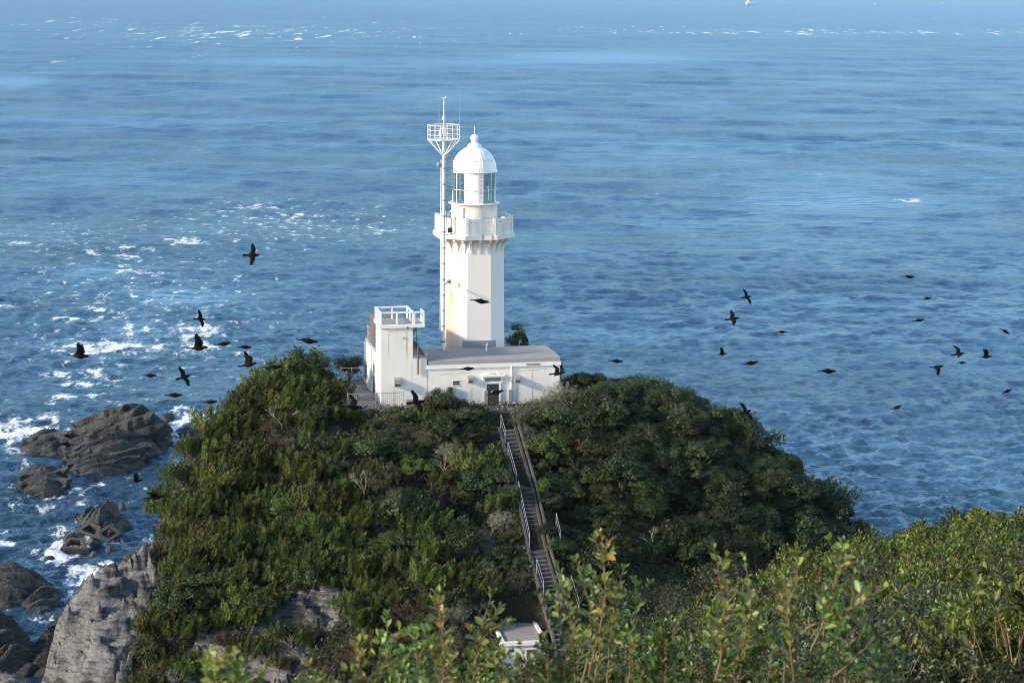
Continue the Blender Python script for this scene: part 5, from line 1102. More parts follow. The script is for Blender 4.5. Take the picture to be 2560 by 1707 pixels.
def place_rb(kind, x, y, z, s, sz, rz, label, group, i):
    c, t = RB[kind][i % len(RB[kind])]; r = thing(RL[kind][0], label, 'shrub', (x, y, z), rz, group); r.scale = (s, s, s * sz); link('crown', c, r); link('trunk', t, r)
RZ = [('on the skyline of the near ridge at the right edge', lambda u, v: u > 2350 and v < 1380), ('along the crest of the near ridge against the sea', lambda u, v: u > 1980 and v < 1370),
      ('on the left falling edge of the near ridge', lambda u, v: u < 1980 and v < 1560), ('on the face of the near ridge below its crest', lambda u, v: v < 1500),
      ('in the lower right corner of the view', lambda u, v: u > 2150), ('low in the foreground behind the tall leafy shoots', lambda u, v: True)]
rr_ = np.random.default_rng(5); cnt = 0
Yc = 9.0
while Yc < 80:
    st = 0.46 + 0.020 * Yc
    for x in np.arange(-4, 0.36 * Yc + 3, st):
        xx, yy = x + rr_.uniform(-.3, .3) * st, Yc + rr_.uniform(-.3, .3) * st
        z = gz1(xx, yy); u, v = proj(xx, yy, z + 0.7); u, v = float(u), float(v)
        if u > 2640 or u < 1330 or v > 1830 or v < 1200 or (Yc > 60 and u < 1900): continue
        tt_ = np.linspace(0.3, 0.97, 20)
        if np.any(tps(xx * tt_, yy * tt_) + 0.2 > CZ + (z + 0.95 - CZ) * tt_): continue
        f = vnoise(xx * 0.5, yy * 0.3, 3.0); kind = 'greyleaf' if Yc > 60 and f < 0.6 else 'ridge' if (v < 1470 and f > 0.34) or f > 0.66 else ('olive' if (f < 0.45 and u > 1800) or (u > 2000 and v > 1480) else 'greyleaf')
        zone = next(n for n, g in RZ if g(u, v)); s = (0.50 + 0.011 * Yc) * rr_.uniform(.8, 1.15)
        place_rb(kind, xx, yy, z - 0.15, s, rr_.uniform(.85, 1.15), rr_.uniform(0, 6.28), relabel(RL[kind][1], u, v, s * 1.1), f'{RL[kind][0].replace("_", " ")}s {zone}', cnt); cnt += 1
    Yc += st * 0.92
print('ridge shrubs', cnt)

# hero shoots close to the camera
def shoot(tip, base, seed, leaf=0.022, dens=1.0, pair=0.028, side_n=4, tipc=0.75):
    r = np.random.default_rng(seed); tip, base = Vector(tip), Vector(base); mb = MB(); LC, LA, LN, LV = [], [], [], []
    def twig(a, b, rad, leaves_from, dep, cval):
        d = b - a; L_ = d.length; n = max(4, int(L_ / 0.03)); bend = Vector(r.normal(0, 0.05, 3)) * L_; pts = []
        for k in range(n + 1):
            t = k / n; pts.append(a.lerp(b, t) + bend * math.sin(math.pi * t) + Vector(r.normal(0, 0.0015, 3)))
        for k in range(n): mb.bar(pts[k], pts[k + 1], rad * (1 - 0.7 * k / n), 5, rad * (1 - 0.7 * (k + 1) / n), False)
        ang = r.uniform(0, 6.28)
        m_ = int(L_ * (1 - leaves_from) / pair * dens)
        for k in range(m_ + 3):
            t = leaves_from + (1 - leaves_from) * min(1, (k + r.uniform(0, .6)) / max(1, m_)); i = min(n - 1, int(t * n)); p = pts[i].lerp(pts[i + 1], t * n - i if t < 1 else 1)
            ax_ = (pts[min(n, i + 1)] - pts[i]).normalized(); ang += 2.4; u_ = ax_.orthogonal().normalized(); w_ = ax_.cross(u_); sd_ = u_ * math.cos(ang) + w_ * math.sin(ang)
            s = leaf * r.uniform(.6, 1.15) * (1.0 if t < .85 else .75); A = (sd_ + ax_ * (0.55 + 0.9 * (t > .9)) + Vector((0, 0, .15))).normalized() * s
            LC.append(p + A * 1.12); LA.append(A); nn = (ax_ - sd_ * .2 + Vector(r.normal(0, .3, 3))).normalized(); LN.append((nn - A.normalized() * nn.dot(A.normalized())).normalized()); LV.append(np.clip(r.normal(cval, 0.16), 0, 0.96))
        if dep:
            for k in range(side_n):
                t = r.uniform(.25, .85); i = min(n - 1, int(t * n)); p = pts[i]; dd = (d.normalized() + Vector(r.normal(0, .45, 3)) + Vector((0, 0, .25))).normalized(); l2 = L_ * r.uniform(.2, .42) * (1.15 - t)
                twig(p, p + dd * max(.07, l2), rad * .55, 0.15, 0, cval)
    twig(base, tip, 0.0034, 0.18, 1, tipc)
    return mb, np.array(LC), np.array(LA), np.array(LN), np.array(LV)
def hero(name, label, specs, base_uv, Yb, group=None, leaf=0.0165):
    b0 = P(base_uv[0], base_uv[1], Yb); b0.z = min(b0.z, b0.z); t = thing(name, label, 'shrub', b0, 0, group)
    for i, (u, v, Y, lu, lv, tc) in enumerate(specs):
        tip = P(u, v, Y); base = P(lu, lv, Y + 0.1); mb, C, A, Nn, cv = shoot(tip - b0, base - b0, hash((round(u), round(v))) % 9999, leaf, 1.0, 0.0135, 6, tc)
        br = mb.build('branch', M['twig'], t)
        An = np.linalg.norm(A, axis=1, keepdims=True); B = norm(np.cross(A, Nn)) * An * 0.55
        V, Q, c = leafmesh(C, A, B, Nn, cv); link('leaves', npmesh('leaves', V, Q, M['near'], c), br)
    return t
hero('leafy_shoots', 'tall leafy shoots rising highest right of the stairway in the foreground', [(1505, 1335, 5.2, 1470, 1690, .8), (1440, 1400, 5.3, 1450, 1720, .7), (1395, 1415, 5.1, 1440, 1740, .7), (1560, 1420, 5.4, 1520, 1760, .6), (1590, 1470, 5.6, 1560, 1780, .5), (1480, 1440, 5.5, 1470, 1760, .6)], (1480, 1790), 5.3)
hero('leafy_shoots', 'pair of upright leafy shoots at the centre right of the foreground', [(1785, 1368, 5.0, 1790, 1700, .8), (1860, 1395, 5.2, 1800, 1700, .8), (1840, 1480, 5.4, 1800, 1760, .6), (1900, 1470, 5.6, 1830, 1760, .5)], (1800, 1780), 5.2)
hero('leafy_shoots', 'long slender shoots leaning right in the foreground', [(2105, 1365, 4.6, 2030, 1620, .7), (1995, 1410, 4.9, 1985, 1700, .8), (2210, 1468, 4.9, 2010, 1570, .7), (2310, 1440, 5.0, 2020, 1740, .25), (2150, 1420, 5.3, 2080, 1720, .4), (1960, 1430, 5.2, 1960, 1720, .5)], (2030, 1790), 5.0)
hero('leafy_shoots', 'leafy shoots in front of the small white shelter', [(1228, 1490, 4.6, 1180, 1760, .75), (1365, 1495, 4.7, 1370, 1760, .2), (1300, 1610, 5.0, 1310, 1800, .6), (1258, 1640, 4.9, 1262, 1800, .7), (1345, 1620, 5.1, 1350, 1800, .6), (1180, 1640, 4.8, 1200, 1790, .6), (1425, 1580, 5.0, 1410, 1790, .5)], (1290, 1800), 4.8)
hero('leafy_shoots', 'pale green leafy shoots left of the small white shelter', [(1095, 1490, 4.6, 1090, 1760, .8), (965, 1540, 4.5, 1010, 1770, .8), (1040, 1580, 4.7, 1040, 1780, .7), (890, 1620, 4.4, 930, 1780, .7), (1130, 1600, 4.9, 1110, 1790, .6), (780, 1690, 4.4, 800, 1790, .7)], (1020, 1810), 4.6)
hero('leafy_shoots', 'lone pale shoot tip poking up at the bottom left', [(562, 1645, 3.6, 580, 1790, .85), (600, 1665, 3.6, 590, 1790, .8), (540, 1672, 3.6, 575, 1790, .85)], (585, 1810), 3.6, None, 0.015)
hs_ = np.random.default_rng(8)
for gi, (u0, u1, v0, lb) in enumerate([(950, 1200, 1665, 'low leafy growth along the bottom edge left of the shelter'), (1200, 1450, 1680, 'low leafy growth along the bottom edge below the shelter'), (1450, 1700, 1540, 'dense leafy growth below the tallest foreground shoots'),
                                       (1700, 1950, 1520, 'dense leafy growth below the centre right pair of shoots'), (1950, 2250, 1560, 'dense leafy growth below the long leaning shoots')]):
    specs = []
    for k in range(26):
        u = hs_.uniform(u0, u1); v = v0 + hs_.uniform(0, 130) ** 1.0; Y = hs_.uniform(5.2, 7.5); specs.append((u, v, Y, u + hs_.uniform(-40, 40), v + 200, hs_.uniform(.25, .7)))
    hero('leafy_growth', lb, specs, ((u0 + u1) / 2, 1830), 6.0)
# wispy asparagus-like sprig at the right edge
q = MB(); r = random.Random(4); bb_ = P(2580, 1400, 6.0)
for k in range(26):
    a = r.uniform(0, 1); s0 = Vector((-0.17 * a, 0, 0.03 * a)); q.bar(s0, s0 + Vector((r.uniform(-.07, .02), r.uniform(-.03, .03), r.uniform(-.02, .035))), 0.0016, 4, 0.0008, False)
q.bar((0.02, 0, -0.4), (0, 0, 0), 0.004, 5); q.bar((0, 0, 0), (-0.19, 0, 0.035), 0.003, 4, 0.001); 
o = q.build('wispy_sprig', M['fresh']); o.location = bb_; tag(o, 'wispy bright green sprig at the right edge of the view', 'sprig')

# ------------------------------------------------------------------ sea rocks
def sea_rock(name, label, u, v, w, d, h, ang, seed, mat='searock', peak=(0.3, 0.1), strike=0.6, amp=1.0, n=110, skew=1.6, low=0.0):
    """rock standing in the sea: waterline centre pixel, width, depth, height; beds dip to one side"""
    c = PZ(u, v, 0); t = np.linspace(-1, 1, n); A, B = np.meshgrid(t, t)
    th = np.arctan2(B, A); rad = np.maximum(np.abs(A), np.abs(B)); X = rad * np.cos(th); Y = rad * np.sin(th)   # disc
    rim = 1 + 0.30 * (fbm(np.cos(th) * 1.6 + seed, np.sin(th) * 1.6, seed, 3) - 0.5) * 2
    x = X * w / 2 * rim; y = Y * d / 2 * rim
    px_, py_ = peak; pr = np.sqrt(((X - px_) / (1 + px_ * np.sign(X - px_) * -1)) ** 2 + ((Y - py_) / (1 + py_ * np.sign(Y - py_) * -1)) ** 2)
    z = h * np.clip(1 - pr ** skew, -0.4, 1)
    ca, sa = math.cos(strike), math.sin(strike); s = x * ca + y * sa; tt2 = -x * sa + y * ca
    q = tt2 * 0.55 + z * 0.35 + fbm(s * 0.08 + seed, tt2 * 0.3, 0, 3) * 2.2; saw = q - np.floor(q)
    edge = sstep(1.0, 0.75, rad)
    z = z + amp * edge * (0.9 * (sstep(0.0, 0.75, saw) * (1 - sstep(0.85, 1.0, saw)) - 0.5) + 1.5 * (fbm(s * 0.22 + seed, tt2 * 0.6, 1, 5, 0.55) - 0.5) + 0.5 * (fbm(x * 1.2, y * 1.2, z * .5, 4, 0.6) - 0.5))
    x = x + amp * 0.5 * (fbm(x * 0.5, y * 0.5, z * .5 + 9, 4) - 0.5); y = y + amp * 0.8 * (fbm(x * 0.5, y * 0.5, z * .5 + 33, 4) - 0.5)
    z = z * edge + low - (1 - edge) * 1.2
    R_ = Matrix.Rotation(ang, 2); xr = x * math.cos(ang) - y * math.sin(ang); yr = x * math.sin(ang) + y * math.cos(ang)
    ii = (np.arange(n - 1)[:, None] * n + np.arange(n - 1)[None, :]).ravel(); me = npmesh(name, np.stack([xr.ravel(), yr.ravel(), z.ravel()], 1), np.stack([ii, ii + 1, ii + n + 1, ii + n], 1), M[mat])
    o = link(name, me); o.location = c; return tag(o, label, 'rock', 'dark rocks in the sea')
def rock_poly(name, label, poly, ridge, seed, slope=1.3, strike=0.6, T=1.5, amp=1.0, step=0.16, mat='searock'):
    """poly: waterline outline in photo pixels laid onto the sea plane; ridge: (pixel u, height m) limits; beds cut the surface into ledges"""
    W_ = [PZ(u, v, 0) for u, v in poly]; c = sum(W_, Vector()) / len(W_); pts = np.array([(p.x - c.x, p.y - c.y) for p in W_])
    lo, hi = pts.min(0) - 1.0, pts.max(0) + 1.0; xs, ys_ = np.arange(lo[0], hi[0], step), np.arange(lo[1], hi[1], step * 1.3); X, Y = np.meshgrid(xs, ys_)
    def env(x, y):
        x = x + (fbm(x * 0.4 + seed, y * 0.4, 1, 3) - 0.5) * 2.0; y = y + (fbm(x * 0.4, y * 0.4 + seed, 5, 3) - 0.5) * 2.0
        d = np.full(x.shape, 1e9); n = len(pts)
        for i in range(n):
            a_, b_ = pts[i], pts[(i + 1) % n]; e = b_ - a_; t = np.clip(((x - a_[0]) * e[0] + (y - a_[1]) * e[1]) / (e @ e), 0, 1); d = np.minimum(d, np.hypot(x - a_[0] - t * e[0], y - a_[1] - t * e[1]))
        ins = inpoly(x, y, [tuple(p) for p in pts]); d = np.where(ins, d, -d)
        hx = np.interp((x + c.x) / c.y * F * 0.985 + W / 2, [r_[0] for r_ in ridge], [r_[1] for r_ in ridge])
        return hx * (1 - np.exp(-np.maximum(d, 0) * slope / np.maximum(hx, 0.3))) + np.minimum(d, 0) * 1.2
    ca, sa = math.cos(strike), math.sin(strike); S_ = X * ca + Y * sa; Q_ = -X * sa + Y * ca
    Qw = Q_ / T + (fbm(S_ * 0.07 + seed, Q_ * 0.15, 0, 3) - 0.5) * 1.2; fr_ = Qw - np.floor(Qw); q2 = (np.floor(Qw) + sstep(0.0, 0.28, fr_) * 0.8 + fr_ * 0.2 - (Qw - Q_ / T)) * T
    Q3 = Q_ * 0.45 + q2 * 0.55; z = env(S_ * ca - Q3 * sa, S_ * sa + Q3 * ca); z0 = np.clip(z, 0, 2) / 2
    bed = _h(np.floor(Qw).astype(np.int64), np.full(X.shape, seed), np.zeros(X.shape, np.int64)) - 0.5
    z = z + amp * z0 * (bed * 0.9 + 1.25 * (sstep(0.0, 0.10, fr_) * (1 - fr_) - 0.4) + facets(S_ * 0.16, Q_ * 0.8, seed, 1.4) * 0.45 + facets(S_ * 0.45, Q_ * 1.8, seed + 1, 1.2) * 0.20 + (fbm(S_ * 0.35, Q_ * 1.3, 2, 5, 0.6) - 0.5) * 0.9)
    n = len(xs); m_ = len(ys_); ii = (np.arange(m_ - 1)[:, None] * n + np.arange(n - 1)[None, :]).ravel()
    me = npmesh(name, np.stack([X.ravel(), Y.ravel(), np.maximum(z, -1.5).ravel()], 1), np.stack([ii, ii + 1, ii + n + 1, ii + n], 1), M[mat]); o = link(name, me); o.location = c
    return tag(o, label, 'rock', 'dark rocks in the sea')
rock_poly('sea_rock', 'largest dark slab rock in the sea left of the hill with slanting beds', [(140, 1140), (168, 1172), (240, 1178), (330, 1170), (400, 1140), (430, 1105), (425, 1080), (380, 1062), (300, 1062), (200, 1085), (150, 1110)], [(140, 0.6), (200, 1.2), (260, 2.3), (310, 3.9), (345, 5.0), (375, 4.2), (410, 2.6), (432, 1.4)], 1, 1.3, 0.50, 2.1, 1.0)
def slab_rock(o, lines, W0=3.4, seed=1):
    """adds tilted bedding slabs to a rock: each runs from low on the left to high on the right, with a broken scarp facing the viewer"""
    bm = bmesh.new(); bm.from_mesh(o.data); r = np.random.default_rng(seed)
    for li, (u0, v0, h0, u1, v1, h1, wd, th) in enumerate(lines):
        a, b = PZ(u0, v0, h0) - o.location, PZ(u1, v1, h1) - o.location; d = b - a; hor = Vector((d.x, d.y, 0)).normalized(); bk = Vector((-hor.y, hor.x, 0)); n = max(12, int(d.length / 0.28)); rows = []
        for k in range(n + 1):
            t = k / n; p = a + d * t; e = min(1, 6 * t, 5 * (1 - t)) ** 0.6; j = lambda q, s_=1.0: (float(vnoise(k * 0.28 * 0.45 * s_ + 31 * li, q * 7.3, seed)) - 0.5)
            j2 = lambda q: (float(vnoise(k * 0.28 * 1.7 + 11 * li, q * 3.1, seed + 4)) - 0.5)
            fr0 = p + bk * (j(1) * 1.3 + j2(2) * 0.5) + Vector((0, 0, j(3) * 0.5 * e)); w = wd * (0.45 + 0.55 * e) * (1 + j(5) * 0.5)
            rows.append([fr0 + bk * 0.35 - Vector((0, 0, th * e * (1 + j(6)) + 0.1)), fr0 + bk * (j2(7) * 0.3 - 0.05) - Vector((0, 0, th * e * 0.5)), fr0, fr0 + bk * w * 0.33 + Vector((0, 0, 0.10 + j(8) * 0.4 + j2(9) * 0.2)), fr0 + bk * w * 0.7 + Vector((0, 0, 0.05 + j(10) * 0.5 + j2(12) * 0.2)), fr0 + bk * w - Vector((0, 0, 0.35 + 0.4 * abs(j(11)))), fr0 + bk * w - Vector((0, 0, th * e + 0.6))])
        vs = [[bm.verts.new(q) for q in row] for row in rows]; m_ = len(rows[0])
        for k in range(n):
            for i in range(m_): bm.faces.new((vs[k][i], vs[k][(i + 1) % m_], vs[k + 1][(i + 1) % m_], vs[k + 1][i]))
        bm.faces.new(vs[0]); bm.faces.new(vs[-1][::-1])
    bmesh.ops.recalc_face_normals(bm, faces=bm.faces[:]); bm.to_mesh(o.data); bm.free()
slab_rock(COL.objects['sea_rock'], [(178, 1060, 1.6, 318, 1010, 5.6, 3.0, 1.6), (158, 1082, 1.5, 350, 1016, 6.6, 2.6, 1.9), (170, 1104, 1.6, 382, 1034, 5.9, 2.8, 1.9), (182, 1124, 1.5, 410, 1056, 4.4, 2.6, 1.8), (165, 1144, 1.2, 425, 1078, 3.0, 2.4, 1.7), (160, 1164, 1.0, 380, 1112, 2.4, 2.2, 1.5), (190, 1180, 0.7, 350, 1140, 1.6, 2.0, 1.2)], seed=3)
rock_poly('sea_rock', 'low front slab rock joined to the foot of the largest rock', [(160, 1150), (165, 1185), (215, 1203), (290, 1195), (350, 1170), (365, 1150), (300, 1140), (220, 1140)], [(150, 0.8), (220, 1.7), (280, 1.6), (360, 0.8)], 2, 1.0, 0.5, 1.5, 0.8)
slab_rock(rock_poly('sea_rock', 'dark hump rock at the left end of the largest rock', [(45, 1105), (65, 1135), (110, 1152), (165, 1150), (180, 1115), (150, 1090), (90, 1085)], [(45, 0.5), (80, 1.3), (120, 1.8), (175, 1.6)], 3, 1.2, 0.6, 1.6, 0.8), [(55, 1100, 0.9, 168, 1084, 2.2, 2.0, 1.2), (62, 1116, 0.9, 172, 1100, 1.8, 1.8, 1.1), (80, 1134, 0.7, 165, 1120, 1.2, 1.8, 1.0)], seed=8)
slab_rock(rock_poly('sea_rock', 'rounded rock below the left end of the largest rock', [(36, 1205), (50, 1230), (95, 1248), (150, 1240), (184, 1215), (170, 1185), (120, 1172), (60, 1180)], [(36, 0.9), (80, 1.7), (130, 2.1), (184, 1.0)], 4, 1.1, 0.3, 2.2, 0.7), [(44, 1192, 1.0, 168, 1172, 2.0, 2.2, 1.2), (42, 1212, 0.9, 180, 1194, 1.6, 2.2, 1.1), (60, 1230, 0.6, 165, 1216, 1.1, 1.8, 0.9)], seed=12)
rock_poly('sea_rock', 'knobbly rock just behind the concrete wave blocks', [(172, 1315), (200, 1340), (260, 1350), (305, 1345), (318, 1315), (300, 1290), (235, 1285), (185, 1292)], [(172, 1.2), (215, 2.2), (255, 2.7), (318, 2.0)], 5, 1.6, 1.4, 1.8, 0.9, 0.12)
rock_poly('sea_rock', 'flat rock cut by the left edge of the photo below the wave blocks', [(-60, 1520), (20, 1528), (90, 1515), (122, 1475), (110, 1440), (40, 1430), (-60, 1430)], [(-60, 2.0), (60, 2.3), (105, 1.9), (122, 1.2)], 6, 1.3, 0.3, 1.8, 0.8, 0.12)
rock_poly('sea_rock', 'smaller rounded rock attached right below the flat left-edge rock', [(40, 1505), (55, 1528), (110, 1534), (160, 1512), (165, 1490), (130, 1475), (80, 1478)], [(40, 1.0), (90, 1.7), (165, 1.0)], 7, 1.5, 0.7, 1.4, 0.7, 0.10)
rock_poly('sea_rock', 'small thin rock in the foam beside the pale cliff', [(165, 1488), (180, 1490), (206, 1470), (202, 1463), (180, 1472)], [(160, 0.4), (210, 0.6)], 8, 1.2, 0.5, 1.0, 0.3, 0.08)
rock_poly('sea_rock', 'low wave-washed rock between the largest rock and the hill', [(430, 1090), (450, 1098), (520, 1085), (570, 1070), (560, 1058), (500, 1062), (450, 1078)], [(430, 0.4), (500, 0.9), (560, 0.9)], 9, 1.0, 0.3, 1.4, 0.5)
rock_poly('sea_rock', 'small rock right behind the peak of the largest rock', [(395, 1062), (420, 1068), (445, 1058), (438, 1046), (405, 1044)], [(395, 0.8), (425, 1.4), (445, 0.6)], 10, 1.4, 0.5, 1.2, 0.5, 0.12)
rock_poly('wet_rock', 'black wet rock mass in the bottom left corner', [(-80, 1700), (10, 1705), (90, 1690), (110, 1640), (70, 1600), (20, 1570), (-80, 1550)], [(-80, 4.5), (10, 4.0), (60, 2.6), (110, 1.6)], 11, 1.2, 0.9, 1.8, 1.0, 0.14, 'wetrock')
rock_poly('wet_rock', 'black wet rocks between the corner and the pale cliff', [(50, 1690), (110, 1700), (170, 1670), (190, 1610), (165, 1570), (110, 1585), (70, 1630)], [(50, 2.2), (120, 2.4), (190, 1.6)], 12, 1.3, 0.4, 1.4, 1.0, 0.12, 'wetrock')
rock_poly('sea_rock', 'pale rock at the very bottom left edge', [(-60, 1800), (60, 1800), (110, 1750), (70, 1715), (0, 1705), (-60, 1710)], [(-60, 2.0), (60, 1.6), (110, 1.0)], 13, 1.2, 0.3, 1.4, 0.6, 0.12, 'cliff')
rock_poly('wet_rock', 'small dark rock at the waterline beside the pale cliff', [(135, 1552), (160, 1556), (180, 1545), (170, 1535), (145, 1538)], [(130, 0.5), (180, 0.6)], 14, 1.2, 0.3, 1.0, 0.3, 0.08, 'wetrock')
for i, (u, v, w, h, lb) in enumerate([(235, 1396, 1.1, 0.9, 'small boulder right of the front wave block'), (274, 1380, 0.9, 0.8, 'small boulder in foam right of the wave blocks'), (246, 1424, 0.7, 0.5, 'tiny dark boulder in the foam below the wave blocks'), (170, 1358, 1.4, 0.9, 'dark boulder left of the rear wave blocks'), (125, 1400, 1.5, 0.35, 'nearly drowned flat boulder left of the front wave block'), (306, 1280, 1.2, 1.2, 'pointed boulder on the right of the knobbly rock'), (420, 1125, 1.5, 0.4, 'nearly drowned boulder right of the largest rock')]):
    o = sea_rock('boulder', lb, u, v, w, w * 1.4, h, 0, 20 + i, 'block' if i < 4 else 'searock', peak=(0, 0), amp=0.15, n=30, skew=2.4); o['category'] = 'boulder'; o['group'] = 'boulders in the sea'
# wave-breaking blocks: tapered triangular frames of thick concrete
def wave_block(u, v, s, rot, label):
    L_, wd, th = 1.9, 0.42, 0.62; mb = MB()
    tri = [(-1.55, -0.75), (1.55, -0.75), (0.85, 1.0), (-0.85, 1.0)]
    inn = [(-0.98, -0.40), (0.98, -0.40), (0.52, 0.60), (-0.52, 0.60)]
    vs = []
    for y_, sc_ in ((-0.45, 0.96), (-0.36, 1.0), (0.36, 1.0), (0.45, 0.96)): vs += [(x * sc_, y_, z * sc_) for x, z in tri] + [(x * (2 - sc_), y_, z * (2 - sc_)) for x, z in inn]
    fs = []
    for k in range(4):
        j = (k + 1) % 4; fs += [(k, j, 4 + j, 4 + k), (24 + k, 24 + 4 + k, 24 + 4 + j, 24 + j)]
        for l in range(3): a = l * 8; fs += [(a + k, a + 8 + k, a + 8 + j, a + j), (a + 4 + k, a + 4 + j, a + 12 + j, a + 12 + k)]
    mb.add(vs, fs); o = mb.build('wave_block', M['block']); o.scale = (s, s, s); o.rotation_euler = rot; c = PZ(u, v, 0.0); c.z = 0.75 * s; o.location = c; tag(o, label, 'concrete block', 'concrete wave blocks by the rocks')
wave_block(188, 1382, 0.98, (-1.05, 0.05, 0.1), 'front concrete wave block with trapezoid opening lying in the foam')
wave_block(228, 1345, 0.95, (-0.95, 0.25, -0.35), 'upper left concrete wave block against the knobbly rock')
wave_block(270, 1352, 0.92, (-0.5, -0.45, 0.5), 'upper right concrete wave block leaning against the knobbly rock')
wave_block(180, 1362, 0.75, (-0.2, 0.9, 0.8), 'middle concrete wave block standing on its edge')
wave_block(240, 1368, 0.7, (-1.2, 0.4, 0.9), 'low concrete wave block half drowned between the others')

# ------------------------------------------------------------------ ship and boats far out
def far_boat(name, u, v, s, label, big_=False):
    c = PZ(u, v, 0); t = thing(name, label, 'ship' if big_ else 'boat', c, 0.5)
    hull = [(-5, 0), (-4.6, -1.6), (3, -1.7), (6.5, 0), (3, 1.7), (-4.6, 1.6)]; mb = MB(); n = len(hull)
    mb.add([(x * s * .9, y * s * .8, -0.3 * s) for x, y in hull] + [(x * s, y * s, (1.5 + 0.12 * max(0, x)) * s) for x, y in hull], [(i, (i + 1) % n, n + (i + 1) % n, n + i) for i in range(n)] + [tuple(range(n, 2 * n))]); mb.build('hull', M['dome'], t)
    MB().box(-3.5 * s, 1.5 * s, -1.2 * s, 1.2 * s, 1.45 * s, 3.2 * s).box(-2 * s, 1.0 * s, -1 * s, 1 * s, 3.2 * s, 4.3 * s).build('cabin', M['dome'], t)
    MB().box(-2.0 * s, 1.02 * s, -1.02 * s, 1.02 * s, 3.6 * s, 3.95 * s).build('window_band', M['dark'], t)
    MB().bar((-0.5 * s, 0, 4.3 * s), (-0.5 * s, 0, 6.5 * s), 0.08 * s, 5).build('mast', M['steel'], t)
far_boat('ferry', 1875, 12, 4.0, 'white ship far out at the top edge of the sea', True)
far_boat('small_boat', 2187, 11, 0.62, 'tiny white boat far out, left one of the two near the top right')
far_boat('small_boat', 2356, 8.5, 0.6, 'tiny white boat far out, nearest the top right corner')

# ------------------------------------------------------------------ birds
M['bird'] = painted('dark_plumage', (0.0045, 0.004, 0.004), (0.014, 0.010, 0.008), 0.5, 0.7, 12, False)
M['bird'].node_tree.nodes['Principled BSDF'].inputs['Specular IOR Level'].default_value = 0.08
def bird_mesh(pose):
    mb = MB(); n = 12                                            # flies toward +x, length about 0.28 m
    st = [(-0.150, 0.000, 0.010, 0.004), (-0.145, 0.0, 0.026, 0.005), (-0.075, 0.0, 0.017, 0.008), (-0.045, 0.0, 0.022, 0.018), (-0.01, -0.002, 0.031, 0.030), (0.03, -0.002, 0.033, 0.033), (0.065, 0.002, 0.026, 0.027), (0.088, 0.006, 0.019, 0.020), (0.108, 0.008, 0.018, 0.018), (0.124, 0.006, 0.011, 0.011), (0.132, 0.004, 0.0055, 0.005), (0.155, -0.001, 0.003, 0.003)]
    vs = [(x, ry * math.cos(2 * math.pi * i / n), zc + rz * math.sin(2 * math.pi * i / n)) for x, zc, ry, rz in st for i in range(n)]
    fs = [(k * n + i, k * n + (i + 1) % n, (k + 1) * n + (i + 1) % n, (k + 1) * n + i) for k in range(len(st) - 1) for i in range(n)] + [tuple(range(n))[::-1], tuple(range((len(st) - 1) * n, len(st) * n))]
    mb.add(vs, fs)
    W_ = {'folded': None, 'up': (70, 55), 'high': (48, 66), 'spread': (8, 4), 'down': (-42, -58), 'back': (30, 20)}[pose]
    for sgn in (-1, 1):
        if W_ is None:
            sec = [((0.05, 0.018, 0.012), 0.020, 0.008), ((0.02, 0.030, 0.010), 0.03, 0.010), ((-0.03, 0.026, 0.008), 0.024, 0.007), ((-0.085, 0.012, 0.004), 0.012, 0.004)]
            vs = [(c[0], sgn * (c[1] + 0.35 * h_ * math.cos(t)), c[2] + w * math.sin(t)) for c, w, h_ in sec for t in [2 * math.pi * i / 8 for i in range(8)]]
        else:
            a1, a2 = (math.radians(a) for a in W_); sw = 0.05 if pose == 'back' else 0.0
            j0 = Vector((0.035, 0.02, 0.012)); j1 = j0 + Vector((0.018, 0.075 * math.cos(a1), 0.075 * math.sin(a1))); j2 = j1 + Vector((-0.03 - sw, 0.11 * math.cos(a2), 0.11 * math.sin(a2)))
            sec = [(j0, 0.046, 0.010), (j0.lerp(j1, .5), 0.045, 0.008), (j1, 0.042, 0.007), (j1.lerp(j2, .5) + Vector((-.004, 0, 0)), 0.036, 0.0055), (j1.lerp(j2, .85) + Vector((-.010, 0, 0)), 0.022, 0.0045), (j2 + Vector((-.018, 0, 0)), 0.006, 0.004)]
            vs = []
            for k, (c, w, th) in enumerate(sec):
                aa = a1 if k < 2 else a2; nz = Vector((0, -math.sin(aa), math.cos(aa)))
                for i in range(8):
                    t = 2 * math.pi * i / 8; p = c + Vector((-w * 0.75 + w * math.cos(t), 0, 0)) + nz * (th * math.sin(t)); vs.append((p.x, sgn * p.y, p.z))
        m_ = len(vs) // 8; mb.add(vs, [(k * 8 + i, k * 8 + (i + 1) % 8, (k + 1) * 8 + (i + 1) % 8, (k + 1) * 8 + i) for k in range(m_ - 1) for i in range(8)] + [tuple(range(8)), tuple(range((m_ - 1) * 8, m_ * 8))])
    o = mb.build('bird_form', M['bird']); md = o.modifiers.new('r', 'REMESH'); md.mode = 'VOXEL'; md.voxel_size = 0.0032; md.use_smooth_shade = True
    dg = bpy.context.evaluated_depsgraph_get(); me = bpy.data.meshes.new_from_object(o.evaluated_get(dg)); me.name = 'bird_' + pose; bpy.data.objects.remove(o); return me
BM = {p: bird_mesh(p) for p in ('folded', 'up', 'high', 'spread', 'down', 'back')}
POSE = {'folded': 'dark bird, wings folded', 'up': 'dark bird, wings raised', 'high': 'dark bird, wings lifted high', 'spread': 'dark bird, wings spread', 'down': 'dark bird, wings beating down', 'back': 'dark bird, wings swept back'}
